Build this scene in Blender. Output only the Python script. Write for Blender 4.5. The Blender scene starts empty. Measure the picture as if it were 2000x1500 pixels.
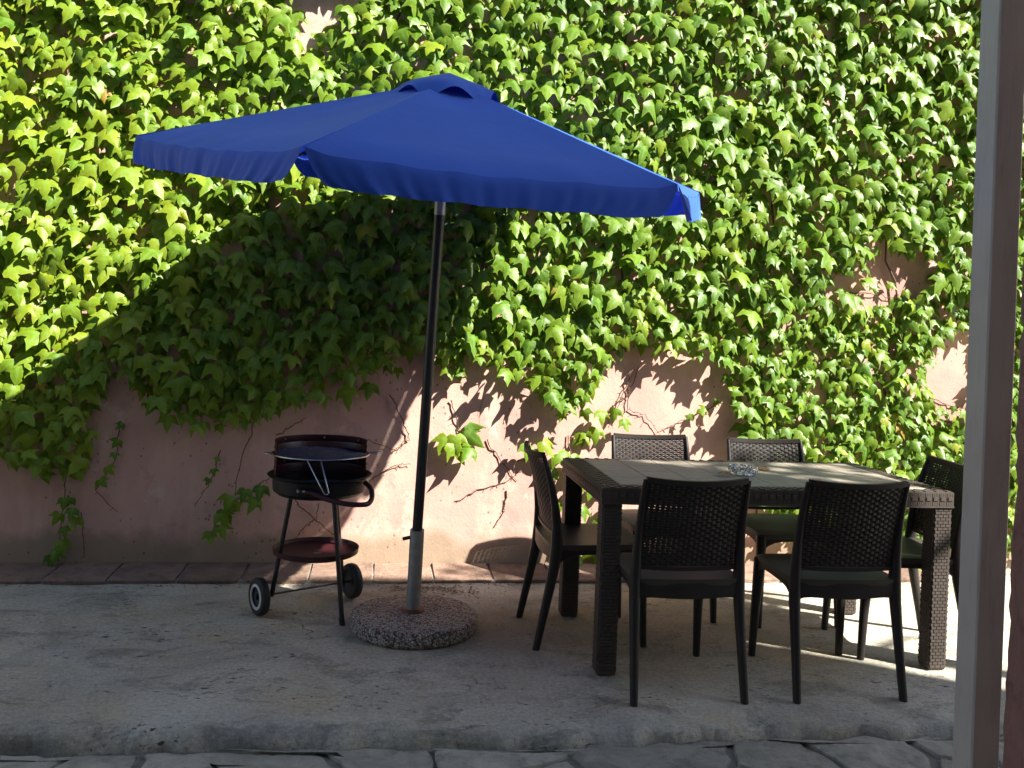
import bpy, math, random
import numpy as np
from mathutils import Vector, Matrix

random.seed(7)
rng = np.random.default_rng(7)
scene = bpy.context.scene
col = scene.collection

# ------------------------------------------------------------------ camera
F_PX, CAM_H, PX, PY = 1730.0, 1.35, 1000.0, 645.0
ROLL, YAW = math.radians(2.2), math.radians(8.0)
cam = bpy.data.cameras.new('camera')
cam.sensor_width = 36.0
cam.lens = 36.0 * F_PX / 2000.0
cam.shift_y = -(750.0 - PY) / 2000.0
cam.clip_start, cam.clip_end = 0.05, 300.0
cam_o = bpy.data.objects.new('camera', cam)
col.objects.link(cam_o)
cam_o.matrix_world = (Matrix.Translation((0, 0, CAM_H)) @ Matrix.Rotation(-YAW, 4, 'Z')
                      @ Matrix.Rotation(math.pi / 2, 4, 'X') @ Matrix.Rotation(ROLL, 4, 'Z'))
scene.camera = cam_o

# ------------------------------------------------------------------ sky and sun
SUN = Vector((1.42, -1.0, 1.52))            # towards the sun
world = bpy.data.worlds.new('World')
scene.world = world
world.use_nodes = True
wn = world.node_tree
wn.nodes.clear()
sky = wn.nodes.new('ShaderNodeTexSky')
sky.sky_type = 'NISHITA'
sky.sun_disc = False
sky.sun_elevation = math.asin(SUN.normalized().z)
sky.sun_rotation = math.atan2(SUN.x, SUN.y)
bg = wn.nodes.new('ShaderNodeBackground')
bg.inputs['Strength'].default_value = 0.078
wo = wn.nodes.new('ShaderNodeOutputWorld')
wn.links.new(sky.outputs[0], bg.inputs['Color'])
wn.links.new(bg.outputs[0], wo.inputs['Surface'])
sun = bpy.data.lights.new('sun', 'SUN')
sun.energy = 5.0
sun.angle = math.radians(0.53)
sun.color = (1.0, 0.955, 0.88)
sun_o = bpy.data.objects.new('sun', sun)
col.objects.link(sun_o)
sun_o.rotation_euler = SUN.to_track_quat('Z', 'Y').to_euler()

scene.view_settings.view_transform = 'Standard'
scene.view_settings.look = 'None'
scene.view_settings.exposure = 1.95
scene.view_settings.gamma = 1.0
scene.view_settings.use_curve_mapping = False
scene.render.engine = 'CYCLES'
scene.cycles.max_bounces = 6
scene.cycles.diffuse_bounces = 3
scene.cycles.glossy_bounces = 3
scene.cycles.transparent_max_bounces = 8
scene.cycles.use_denoising = True


# ------------------------------------------------------------------ photo pixel -> place
cr, sr = math.cos(ROLL), math.sin(ROLL)
cy, sy = math.cos(YAW), math.sin(YAW)


def ray(px, py):
    dx, dy = px - PX, py - PY
    X, Z = (dx * cr + dy * sr) / F_PX, -(-dx * sr + dy * cr) / F_PX
    return Vector((X * cy + sy, -X * sy + cy, Z))


def at_z(px, py, z=0.0):
    r = ray(px, py)
    return Vector((0, 0, CAM_H)) + r * ((z - CAM_H) / r.z)


def at_y(px, py, y):
    r = ray(px, py)
    return Vector((0, 0, CAM_H)) + r * (y / r.y)


def to_px(p):
    a, d, z = p[0] * cy - p[1] * sy, p[0] * sy + p[1] * cy, p[2] - CAM_H
    X, Y = F_PX * a / d, -F_PX * z / d
    return PX + X * cr - Y * sr, PY + X * sr + Y * cr


# ------------------------------------------------------------------ materials
def new_mat(name):
    m = bpy.data.materials.new(name)
    m.use_nodes = True
    nt = m.node_tree
    nt.nodes.clear()
    out = nt.nodes.new('ShaderNodeOutputMaterial')
    p = nt.nodes.new('ShaderNodeBsdfPrincipled')
    nt.links.new(p.outputs[0], out.inputs['Surface'])
    return m, nt, p, out


def N(nt, typ, **kw):
    n = nt.nodes.new(typ)
    for k, v in kw.items():
        if k.startswith('i_'):
            key = k[2:].replace('_', ' ')
            n.inputs[key].default_value = v
        else:
            setattr(n, k, v)
    return n


def coords(nt, scale=(1, 1, 1), kind='Object'):
    tc = N(nt, 'ShaderNodeTexCoord')
    mp = N(nt, 'ShaderNodeMapping')
    mp.inputs['Scale'].default_value = scale
    nt.links.new(tc.outputs[kind], mp.inputs['Vector'])
    return mp.outputs[0]


def world_pos(nt, scale=(1, 1, 1)):
    g = N(nt, 'ShaderNodeNewGeometry')
    mp = N(nt, 'ShaderNodeMapping')
    mp.inputs['Scale'].default_value = scale
    nt.links.new(g.outputs['Position'], mp.inputs['Vector'])
    return mp.outputs[0]


def noise(nt, vec, scale, detail=4.0, rough=0.55, dist=0.0):
    n = N(nt, 'ShaderNodeTexNoise')
    n.inputs['Scale'].default_value = scale
    n.inputs['Detail'].default_value = detail
    n.inputs['Roughness'].default_value = rough
    n.inputs['Distortion'].default_value = dist
    nt.links.new(vec, n.inputs['Vector'])
    return n.outputs['Fac']


def ramp(nt, fac, stops, interp='LINEAR'):
    r = N(nt, 'ShaderNodeValToRGB')
    r.color_ramp.interpolation = interp
    els = r.color_ramp.elements
    while len(els) < len(stops):
        els.new(0.5)
    for e, (p, c) in zip(els, stops):
        e.position = p
        e.color = (c, c, c, 1) if isinstance(c, (int, float)) else (*c, 1)
    nt.links.new(fac, r.inputs[0])
    return r.outputs[0]


def mix(nt, fac, a, b, mode='MIX'):
    m = N(nt, 'ShaderNodeMix', data_type='RGBA', blend_type=mode)
    for sock, v in ((m.inputs[0], fac), (m.inputs[6], a), (m.inputs[7], b)):
        if isinstance(v, bpy.types.NodeSocket):
            nt.links.new(v, sock)
        elif isinstance(v, (int, float)):
            sock.default_value = v
        else:
            sock.default_value = (*v, 1)
    return m.outputs[2]


def math_n(nt, op, a, b=None, c=None):
    m = N(nt, 'ShaderNodeMath', operation=op)
    for i, v in enumerate((a, b, c)):
        if v is None:
            continue
        if isinstance(v, bpy.types.NodeSocket):
            nt.links.new(v, m.inputs[i])
        else:
            m.inputs[i].default_value = v
    return m.outputs[0]


def bump(nt, p, height, strength=0.3, dist=0.01):
    b = N(nt, 'ShaderNodeBump')
    b.inputs['Strength'].default_value = strength
    b.inputs['Distance'].default_value = dist
    nt.links.new(height, b.inputs['Height'])
    nt.links.new(b.outputs[0], p.inputs['Normal'])


def simple(name, colr, rough=0.5, metal=0.0, var=0.25, scale=30.0, bstr=0.15, spec=0.5):
    m, nt, p, out = new_mat(name)
    v = coords(nt)
    n = noise(nt, v, scale, 5)
    c = ramp(nt, n, [(0.25, tuple(x * (1 - var) for x in colr)), (0.75, tuple(min(1, x * (1 + var)) for x in colr))])
    nt.links.new(c, p.inputs['Base Color'])
    p.inputs['Roughness'].default_value = rough
    p.inputs['Metallic'].default_value = metal
    p.inputs['Specular IOR Level'].default_value = spec
    if bstr:
        bump(nt, p, noise(nt, v, scale * 4, 3), bstr, 0.002)
    return m


M = {}
M['plastic'] = simple('shaded_resin', (0.024, 0.020, 0.018), 0.52, 0, 0.15, 18, 0.1, 0.28)  # chairs: same resin as the table, darkened for the shade they stand in
M['table'] = simple('table_resin', (0.062, 0.050, 0.042), 0.5, 0, 0.2, 14, 0.1, 0.35)  # same resin as the chairs, kept lighter for its sunlit parts
M['seat'] = simple('seat_resin', (0.048, 0.043, 0.034), 0.5, 0, 0.12, 14, 0.1, 0.4)
M['black_paint'] = simple('black_paint', (0.022, 0.02, 0.02), 0.38, 0, 0.2, 25, 0.05)
M['burgundy'] = simple('burgundy_enamel', (0.042, 0.008, 0.010), 0.42, 0, 0.15, 12, 0.03)
M['soot'] = simple('sooty_enamel', (0.011, 0.010, 0.010), 0.5, 0, 0.5, 9, 0.2, 0.3)
M['chrome'] = simple('steel_wire', (0.55, 0.54, 0.52), 0.28, 1.0, 0.15, 30, 0.0)
M['dark_wire'] = simple('burnt_wire', (0.11, 0.095, 0.08), 0.45, 0.8, 0.4, 40, 0.0)
M['galv'] = simple('galvanised_steel', (0.36, 0.36, 0.35), 0.45, 0.75, 0.25, 22, 0.05)
M['rubber'] = simple('black_rubber', (0.02, 0.02, 0.02), 0.65, 0, 0.2, 30, 0.1)
M['white_plastic'] = simple('white_plastic', (0.55, 0.55, 0.53), 0.45, 0, 0.15, 30, 0.0)
M['twig'] = simple('twig_bark', (0.10, 0.055, 0.035), 0.85, 0, 0.4, 60, 0.2)
M['dry'] = simple('dry_leaf', (0.23, 0.12, 0.045), 0.8, 0, 0.4, 40, 0.2)
M['litter'] = simple('leaf_litter', (0.075, 0.04, 0.022), 0.9, 0, 0.5, 30, 0.2)
M['rust'] = simple('rusty_bolt', (0.16, 0.06, 0.035), 0.7, 0.3, 0.4, 60, 0.1)
M['roof'] = simple('roof_boards', (0.22, 0.13, 0.08), 0.8, 0, 0.3, 8, 0.2)


def mat_tile():
    m, nt, p, o = new_mat('table_tile')
    v = world_pos(nt)
    info = N(nt, 'ShaderNodeObjectInfo')
    c = ramp(nt, noise(nt, v, 24, 6, 0.6), [(0.3, (0.24, 0.205, 0.155)), (0.7, (0.32, 0.28, 0.215))])
    c = mix(nt, math_n(nt, 'MULTIPLY', info.outputs['Random'], 0.25), c, (0.17, 0.145, 0.11))
    d = ramp(nt, noise(nt, v, 5, 5), [(0.55, 0.0), (0.75, 0.35)])
    c = mix(nt, d, c, (0.14, 0.13, 0.10))
    nt.links.new(c, p.inputs['Base Color'])
    p.inputs['Roughness'].default_value = 0.55
    bump(nt, p, noise(nt, v, 160, 2), 0.1, 0.002)
    return m


M['tile'] = mat_tile()


def mat_wall():
    m, nt, p, o = new_mat('pink_stucco')
    v = world_pos(nt)
    c = ramp(nt, noise(nt, v, 1.3, 6, 0.6, 0.4), [(0.3, (0.42, 0.235, 0.20)), (0.5, (0.52, 0.31, 0.25)), (0.7, (0.60, 0.39, 0.30))])
    # paler washed-out streaks
    vs = world_pos(nt, (2.2, 1, 0.5))
    st = ramp(nt, noise(nt, vs, 2.6, 5, 0.65), [(0.52, 0.0), (0.72, 0.55)])
    c = mix(nt, st, c, (0.66, 0.47, 0.36))
    pt = ramp(nt, noise(nt, v, 2.3, 9, 0.72, 0.3), [(0.55, 0.0), (0.59, 0.45)])
    c = mix(nt, pt, c, (0.36, 0.235, 0.20))
    pt = ramp(nt, noise(nt, world_pos(nt, (1.1, 1, 0.9)), 3.4, 8, 0.7, 0.4), [(0.60, 0.0), (0.64, 0.35)])
    c = mix(nt, pt, c, (0.60, 0.50, 0.42))
    # damp grey-green band with a ragged top near the foot
    sep = N(nt, 'ShaderNodeSeparateXYZ')
    nt.links.new(v, sep.inputs[0])
    hz = math_n(nt, 'ADD', sep.outputs['Z'], math_n(nt, 'MULTIPLY', noise(nt, v, 5, 5), -0.26))
    damp = ramp(nt, hz, [(0.0, 0.75), (0.08, 0.0)])
    c = mix(nt, damp, c, (0.24, 0.20, 0.13))
    # dirt specks: old sucker marks of the creeper
    vo = N(nt, 'ShaderNodeTexVoronoi')
    vo.inputs['Scale'].default_value = 26
    vo.inputs['Randomness'].default_value = 1.0
    nt.links.new(world_pos(nt, (1, 1, 0.7)), vo.inputs['Vector'])
    dots = ramp(nt, vo.outputs['Distance'], [(0.10, 1.0), (0.17, 0.0)])
    gate = ramp(nt, noise(nt, v, 3.5, 4), [(0.47, 0.0), (0.56, 0.75)])
    c = mix(nt, math_n(nt, 'MULTIPLY', dots, gate), c, (0.13, 0.07, 0.05))
    # hairline cracks and patches
    wv = N(nt, 'ShaderNodeTexVoronoi', feature='DISTANCE_TO_EDGE')
    wv.inputs['Scale'].default_value = 1.6
    nv = N(nt, 'ShaderNodeTexNoise')
    nv.inputs['Scale'].default_value = 6
    nt.links.new(v, nv.inputs['Vector'])
    vm = N(nt, 'ShaderNodeMix', data_type='VECTOR')
    vm.inputs[0].default_value = 0.12
    nt.links.new(v, vm.inputs[4])
    nt.links.new(nv.outputs['Color'], vm.inputs[5])
    nt.links.new(vm.outputs[1], wv.inputs['Vector'])
    ck = ramp(nt, wv.outputs['Distance'], [(0.0, 0.6), (0.006, 0.0)])
    cg = ramp(nt, noise(nt, v, 0.9, 3), [(0.5, 0.0), (0.6, 1.0)])
    c = mix(nt, math_n(nt, 'MULTIPLY', ck, cg), c, (0.14, 0.09, 0.07))
    nt.links.new(c, p.inputs['Base Color'])
    p.inputs['Roughness'].default_value = 0.92
    p.inputs['Specular IOR Level'].default_value = 0.2
    h = math_n(nt, 'ADD', noise(nt, v, 70, 6, 0.7), math_n(nt, 'MULTIPLY', noise(nt, v, 8, 4), 2.0))
    bump(nt, p, h, 0.35, 0.006)
    return m


M['wall'] = mat_wall()


def mat_concrete():
    m, nt, p, o = new_mat('old_concrete')
    v = world_pos(nt)
    big = noise(nt, v, 1.25, 8, 0.68, 0.8)
    c = ramp(nt, big, [(0.26, (0.29, 0.27, 0.225)), (0.42, (0.43, 0.40, 0.325)), (0.55, (0.53, 0.49, 0.395)), (0.72, (0.61, 0.58, 0.50))])
    # yellowish and bluish washes
    c = mix(nt, ramp(nt, noise(nt, v, 2.1, 5, 0.6), [(0.5, 0.0), (0.68, 0.6)]), c, (0.50, 0.41, 0.26))
    c = mix(nt, ramp(nt, noise(nt, world_pos(nt, (0.7, 1.3, 1)), 1.7, 5, 0.6), [(0.58, 0.0), (0.72, 0.4)]), c, (0.45, 0.45, 0.44))
    # worn-off, darker scabs with ragged outlines
    st = ramp(nt, noise(nt, world_pos(nt, (0.8, 1.25, 1)), 3.6, 12, 0.8, 0.5), [(0.53, 0.0), (0.62, 0.55)])
    c = mix(nt, st, c, (0.23, 0.215, 0.18))
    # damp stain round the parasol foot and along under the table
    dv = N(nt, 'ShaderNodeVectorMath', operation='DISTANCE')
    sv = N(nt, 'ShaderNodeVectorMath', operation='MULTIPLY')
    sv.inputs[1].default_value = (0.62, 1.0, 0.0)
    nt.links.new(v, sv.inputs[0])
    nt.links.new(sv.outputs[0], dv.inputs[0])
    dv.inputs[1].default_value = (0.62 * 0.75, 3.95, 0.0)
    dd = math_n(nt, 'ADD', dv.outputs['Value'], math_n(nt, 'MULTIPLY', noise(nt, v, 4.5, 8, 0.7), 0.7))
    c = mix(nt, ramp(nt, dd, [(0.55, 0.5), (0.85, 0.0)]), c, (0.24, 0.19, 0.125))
    # pits
    pit = ramp(nt, noise(nt, world_pos(nt, (0.75, 1.3, 1)), 34, 4, 0.6, 0.4), [(0.60, 0.0), (0.68, 1.0)])
    pg = ramp(nt, noise(nt, v, 2.9, 7, 0.75), [(0.50, 0.0), (0.58, 0.95)])
    pf = math_n(nt, 'MULTIPLY', pit, pg)
    c = mix(nt, pf, c, (0.10, 0.09, 0.075))
    # cracks, only here and there
    nv = N(nt, 'ShaderNodeTexNoise')
    nv.inputs['Scale'].default_value = 7
    nv.inputs['Detail'].default_value = 5
    nt.links.new(v, nv.inputs['Vector'])
    vm = N(nt, 'ShaderNodeMix', data_type='VECTOR')
    vm.inputs[0].default_value = 0.16
    nt.links.new(v, vm.inputs[4])
    nt.links.new(nv.outputs['Color'], vm.inputs[5])
    ed = N(nt, 'ShaderNodeTexVoronoi', feature='DISTANCE_TO_EDGE')
    ed.inputs['Scale'].default_value = 2.3
    nt.links.new(vm.outputs[1], ed.inputs['Vector'])
    ck = math_n(nt, 'MULTIPLY', ramp(nt, ed.outputs['Distance'], [(0.001, 0.85), (0.008, 0.0)]), ramp(nt, noise(nt, v, 1.7, 4), [(0.60, 0.0), (0.68, 0.8)]))
    c = mix(nt, ck, c, (0.08, 0.072, 0.06))
    fine = ramp(nt, noise(nt, v, 60, 7, 0.8), [(0.32, 0.68), (0.68, 1.22)])
    c = mix(nt, 1.0, c, fine, 'MULTIPLY')
    nt.links.new(c, p.inputs['Base Color'])
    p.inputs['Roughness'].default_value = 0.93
    p.inputs['Specular IOR Level'].default_value = 0.2
    h = math_n(nt, 'ADD', noise(nt, v, 45, 8, 0.78), math_n(nt, 'MULTIPLY', pf, -1.1))
    h = math_n(nt, 'ADD', h, math_n(nt, 'MULTIPLY', st, -0.5))
    h = math_n(nt, 'ADD', h, math_n(nt, 'MULTIPLY', ck, -1.5))
    bump(nt, p, h, 0.9, 0.014)
    return m


M['concrete'] = mat_concrete()


def mat_stone(name, a, b, scale=6.0):
    m, nt, p, o = new_mat(name)
    v = world_pos(nt)
    info = N(nt, 'ShaderNodeObjectInfo')
    c = ramp(nt, noise(nt, v, scale, 8, 0.65, 0.6), [(0.3, a), (0.7, b)])
    hs = N(nt, 'ShaderNodeHueSaturation')
    nt.links.new(math_n(nt, 'ADD', math_n(nt, 'MULTIPLY', info.outputs['Random'], 0.5), 0.75), hs.inputs['Value'])
    nt.links.new(c, hs.inputs['Color'])
    d = ramp(nt, noise(nt, v, 11, 7, 0.7), [(0.52, 0.0), (0.7, 0.7)])
    c = mix(nt, d, hs.outputs[0], tuple(x * 0.45 for x in a))
    nt.links.new(c, p.inputs['Base Color'])
    p.inputs['Roughness'].default_value = 0.9
    p.inputs['Specular IOR Level'].default_value = 0.25
    bump(nt, p, noise(nt, v, 18, 10, 0.75), 1.0, 0.02)
    return m


M['flag'] = mat_stone('flagstone', (0.27, 0.25, 0.195), (0.50, 0.46, 0.36), 9)
M['brick'] = mat_stone('terracotta_tile', (0.17, 0.115, 0.085), (0.33, 0.215, 0.155), 7)
M['mortar'] = mat_stone('mortar_dirt', (0.15, 0.14, 0.115), (0.27, 0.25, 0.20), 14)
M['house'] = mat_stone('house_render', (0.27, 0.25, 0.225), (0.35, 0.325, 0.29), 4)
M['joint'] = mat_stone('pale_mortar', (0.25, 0.22, 0.18), (0.38, 0.34, 0.28), 16)
M['rough_pink'] = mat_stone('rough_pink_render', (0.27, 0.125, 0.10), (0.37, 0.19, 0.155), 7)


def mat_post():
    m, nt, p, o = new_mat('post_paint')
    v = world_pos(nt)
    c = ramp(nt, noise(nt, v, 5, 4), [(0.3, (0.43, 0.37, 0.315)), (0.7, (0.49, 0.425, 0.365))])
    vs = world_pos(nt, (30, 30, 3.5))
    w = ramp(nt, noise(nt, vs, 1.2, 6, 0.7), [(0.56, 0.0), (0.66, 0.4)])
    c = mix(nt, w, c, (0.29, 0.24, 0.20))
    nt.links.new(c, p.inputs['Base Color'])
    chip = ramp(nt, noise(nt, v, 22, 6, 0.7), [(0.69, 0.0), (0.71, 0.8)])
    c = mix(nt, chip, c, (0.13, 0.10, 0.08))
    c = mix(nt, ramp(nt, noise(nt, world_pos(nt, (3, 3, 0.8)), 3, 7, 0.7), [(0.52, 0.0), (0.7, 0.35)]), c, (0.24, 0.20, 0.16))
    nt.links.new(c, p.inputs['Base Color'])
    p.inputs['Roughness'].default_value = 0.42
    bump(nt, p, math_n(nt, 'SUBTRACT', noise(nt, vs, 1.5, 5), chip), 0.35, 0.004)
    return m


M['post'] = mat_post()


def mat_terrazzo():
    m, nt, p, o = new_mat('pebble_concrete')
    v = coords(nt)
    vo = N(nt, 'ShaderNodeTexVoronoi')
    vo.inputs['Scale'].default_value = 120
    nt.links.new(v, vo.inputs['Vector'])
    ed = N(nt, 'ShaderNodeTexVoronoi', feature='DISTANCE_TO_EDGE')
    ed.inputs['Scale'].default_value = 120
    nt.links.new(v, ed.inputs['Vector'])
    sp = N(nt, 'ShaderNodeSeparateColor')
    nt.links.new(vo.outputs['Color'], sp.inputs[0])
    c = ramp(nt, sp.outputs[0], [(0.0, (0.10, 0.07, 0.06)), (0.18, (0.30, 0.235, 0.20)), (0.38, (0.53, 0.47, 0.41)), (0.8, (0.66, 0.61, 0.55)), (0.95, (0.38, 0.28, 0.23))], 'CONSTANT')
    g = ramp(nt, ed.outputs['Distance'], [(0.04, 1.0), (0.12, 0.0)])
    c = mix(nt, g, c, (0.07, 0.056, 0.046))
    nt.links.new(c, p.inputs['Base Color'])
    p.inputs['Roughness'].default_value = 0.75
    bump(nt, p, ramp(nt, ed.outputs['Distance'], [(0.0, 0.0), (0.3, 1.0)]), 0.9, 0.006)
    return m


M['terrazzo'] = mat_terrazzo()


def mat_fabric():
    m, nt, p, o = new_mat('blue_canvas')
    v = coords(nt)
    c = ramp(nt, noise(nt, v, 3.0, 4), [(0.3, (0.013, 0.078, 0.42)), (0.7, (0.019, 0.094, 0.50))])
    nt.links.new(c, p.inputs['Base Color'])
    p.inputs['Roughness'].default_value = 0.7
    p.inputs['Sheen Weight'].default_value = 0.25
    p.inputs['Sheen Roughness'].default_value = 0.4
    p.inputs['Sheen Tint'].default_value = (0.45, 0.65, 1.0, 1)
    tr = N(nt, 'ShaderNodeBsdfTranslucent')
    tr.inputs['Color'].default_value = (0.012, 0.035, 0.55, 1)
    mx = N(nt, 'ShaderNodeMixShader')
    mx.inputs[0].default_value = 0.16
    nt.links.new(p.outputs[0], mx.inputs[1])
    nt.links.new(tr.outputs[0], mx.inputs[2])
    nt.links.new(mx.outputs[0], o.inputs['Surface'])
    wv = noise(nt, v, 500, 2)
    h = math_n(nt, 'ADD', math_n(nt, 'MULTIPLY', wv, 0.15), noise(nt, v, 9, 3))
    bump(nt, p, h, 0.2, 0.01)
    return m


M['fabric'] = mat_fabric()


def mat_leaf():
    m, nt, p, o = new_mat('creeper_leaf')
    at = N(nt, 'ShaderNodeAttribute', attribute_name='leaf')
    sp = N(nt, 'ShaderNodeSeparateColor')
    nt.links.new(at.outputs['Color'], sp.inputs[0])          # r tint, g vein, b margin
    info = N(nt, 'ShaderNodeObjectInfo')
    oc = N(nt, 'ShaderNodeSeparateColor')
    nt.links.new(info.outputs['Color'], oc.inputs[0])
    t = math_n(nt, 'ADD', sp.outputs[0], oc.outputs[0])
    base = ramp(nt, t, [(0.0, (0.026, 0.092, 0.008)), (0.35, (0.068, 0.155, 0.006)), (0.65, (0.135, 0.215, 0.006)), (0.90, (0.215, 0.265, 0.007)), (0.97, (0.27, 0.26, 0.015)), (1.0, (0.30, 0.15, 0.02))])
    g = N(nt, 'ShaderNodeNewGeometry')
    base = mix(nt, ramp(nt, noise(nt, g.outputs['Position'], 45, 4), [(0.4, 0.0), (0.75, 0.35)]), base, (0.05, 0.12, 0.012))
    base = mix(nt, math_n(nt, 'MULTIPLY', math_n(nt, 'POWER', sp.outputs[1], 3.0), 0.55), base, (0.20, 0.32, 0.06))
    base = mix(nt, math_n(nt, 'MULTIPLY', math_n(nt, 'POWER', sp.outputs[2], 5.0), 0.6), base, (0.25, 0.33, 0.05))  # yellowish leaf edge, lightened further as a painted sunlit rim
    nt.links.new(base, p.inputs['Base Color'])
    p.inputs['Roughness'].default_value = 0.42
    p.inputs['Specular IOR Level'].default_value = 0.25
    tr = N(nt, 'ShaderNodeBsdfTranslucent')
    tc = mix(nt, 0.5, base, (0.24, 0.42, 0.004))
    nt.links.new(tc, tr.inputs['Color'])
    mx = N(nt, 'ShaderNodeMixShader')
    mx.inputs[0].default_value = 0.34
    nt.links.new(p.outputs[0], mx.inputs[1])
    nt.links.new(tr.outputs[0], mx.inputs[2])
    nt.links.new(mx.outputs[0], o.inputs['Surface'])
    bump(nt, p, noise(nt, g.outputs['Position'], 60, 3), 0.25, 0.006)
    return m


M['leaf'] = mat_leaf()


def mat_glass():
    m, nt, p, o = new_mat('cut_glass')
    p.inputs['Base Color'].default_value = (0.93, 0.96, 0.95, 1)
    p.inputs['Roughness'].default_value = 0.04
    p.inputs['IOR'].default_value = 1.5
    p.inputs['Transmission Weight'].default_value = 0.9
    return m


M['glass'] = mat_glass()


# ------------------------------------------------------------------ mesh helpers
class MB:
    def __init__(self):
        self.v, self.f = [], []

    def add(self, vs, fs):
        o = len(self.v)
        self.v += [tuple(x) for x in vs]
        self.f += [tuple(i + o for i in f) for f in fs]

    def box(self, lo, hi, mat=None):
        x0, y0, z0 = lo
        x1, y1, z1 = hi
        vs = [(x0, y0, z0), (x1, y0, z0), (x1, y1, z0), (x0, y1, z0), (x0, y0, z1), (x1, y0, z1), (x1, y1, z1), (x0, y1, z1)]
        if mat:
            vs = [mat @ Vector(a) for a in vs]
        self.add(vs, [(0, 3, 2, 1), (4, 5, 6, 7), (0, 1, 5, 4), (1, 2, 6, 5), (2, 3, 7, 6), (3, 0, 4, 7)])

    def loft(self, rings, closed=True, caps=True):
        n = len(rings[0])
        vs = [p for r in rings for p in r]
        fs = []
        for i in range(len(rings) - 1):
            for j in range(n if closed else n - 1):
                k = (j + 1) % n
                fs.append((i * n + j, i * n + k, (i + 1) * n + k, (i + 1) * n + j))
        if caps:
            fs.append(tuple(reversed(range(n))))
            fs.append(tuple((len(rings) - 1) * n + j for j in range(n)))
        self.add(vs, fs)

    def tube(self, pts, r, n=8, caps=True):
        pts = [Vector(p) for p in pts]
        rs = r if isinstance(r, (list, tuple)) else [r] * len(pts)
        rings, up = [], None
        for i, p in enumerate(pts):
            d = (pts[min(i + 1, len(pts) - 1)] - pts[max(i - 1, 0)]).normalized()
            if up is None:
                up = Vector((0, 0, 1)) if abs(d.z) < 0.9 else Vector((1, 0, 0))
            a = d.cross(up).normalized()
            b = a.cross(d).normalized()
            up = b
            rings.append([p + (a * math.cos(2 * math.pi * k / n) + b * math.sin(2 * math.pi * k / n)) * rs[i] for k in range(n)])
        self.loft(rings, True, caps)

    def bar(self, pts, wx, wy, bev=0.2):
        """rounded rectangular bar through points, section axes fixed to x and y"""
        rings = []
        for i, p in enumerate(pts):
            a = wx[i] if isinstance(wx, (list, tuple)) else wx
            b = wy[i] if isinstance(wy, (list, tuple)) else wy
            c = bev * min(a, b)
            p = Vector(p)
            sec = [(-a / 2 + c, -b / 2), (a / 2 - c, -b / 2), (a / 2, -b / 2 + c), (a / 2, b / 2 - c), (a / 2 - c, b / 2), (-a / 2 + c, b / 2), (-a / 2, b / 2 - c), (-a / 2, -b / 2 + c)]
            rings.append([p + Vector((s, t, 0)) for s, t in sec])
        self.loft(rings)

    def lathe(self, prof, n=32, c=(0, 0, 0), a0=0.0, a1=2 * math.pi, two=False):
        full = abs(a1 - a0) > 6.28
        m = n if full else n + 1
        rings = []
        for r, z in prof:
            rings.append([(c[0] + r * math.cos(a0 + (a1 - a0) * k / n), c[1] + r * math.sin(a0 + (a1 - a0) * k / n), c[2] + z) for k in range(m)])
        self.loft(rings, full, False)

    def build(self, name, mat, parent=None, smooth=False, loc=None):
        me = bpy.data.meshes.new(name)
        me.from_pydata(self.v, [], self.f)
        me.validate()
        me.update()
        return link(name, me, mat, parent, smooth, loc)


def link(name, me, mat, parent=None, smooth=False, loc=None):
    if mat is not None and not me.materials:
        me.materials.append(M[mat] if isinstance(mat, str) else mat)
    if smooth is True:
        me.polygons.foreach_set('use_smooth', [True] * len(me.polygons))
    elif smooth:
        me.polygons.foreach_set('use_smooth', [True] * len(me.polygons))
        me.set_sharp_from_angle(angle=math.radians(smooth))
    ob = bpy.data.objects.new(name, me)
    col.objects.link(ob)
    if parent is not None:
        ob.parent = parent
    if loc is not None:
        ob.location = loc
    return ob


def thing(name, label, cat, loc=(0, 0, 0), rz=0.0, group=None):
    o = bpy.data.objects.new(name, None)
    col.objects.link(o)
    o.empty_display_size = 0.1
    o.location = loc
    o.rotation_euler = (0, 0, rz)
    o['label'], o['category'] = label, cat
    if group:
        o['group'] = group
    return o


def tag(o, label, cat, group=None):
    o['label'], o['category'] = label, cat
    if group:
        o['group'] = group
    return o


def copy_tree(o, parent=None):
    c = o.copy()
    col.objects.link(c)
    c.parent = parent
    for ch in list(o.children):
        copy_tree(ch, c)
    return c


def fbm(x, y, seed=0, octs=4):
    r = np.random.default_rng(seed)
    x, y = np.asarray(x, float), np.asarray(y, float)
    s, a, k = np.zeros_like(x + y), 1.0, 1.0
    for _ in range(octs):
        for _ in range(3):
            t = r.uniform(0, 2 * math.pi)
            s = s + a * np.sin(k * (x * math.cos(t) + y * math.sin(t)) + r.uniform(0, 6.28)) / 3
        a *= 0.55
        k *= 2.1
    return s


# ------------------------------------------------------------------ ground, slab, paving
WALL_Y = 4.97
gm = MB()
gm.add([(-40, -40, -0.11), (40, -40, -0.11), (40, 40, -0.11), (-40, 40, -0.11)], [(0, 1, 2, 3)])
ground = gm.build('ground', 'mortar')
ground['kind'] = 'structure'


def edge_y(x):
    return 2.985 - 0.045 * x + 0.024 * fbm(x * 5, 0, 3, 4) + 0.016 * fbm(x * 34, 0, 4, 4)


def low_z(x):
    return np.interp(x, [-1.2, 0.4, 1.0, 2.0], [-0.062, -0.055, -0.03, -0.022])


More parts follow.
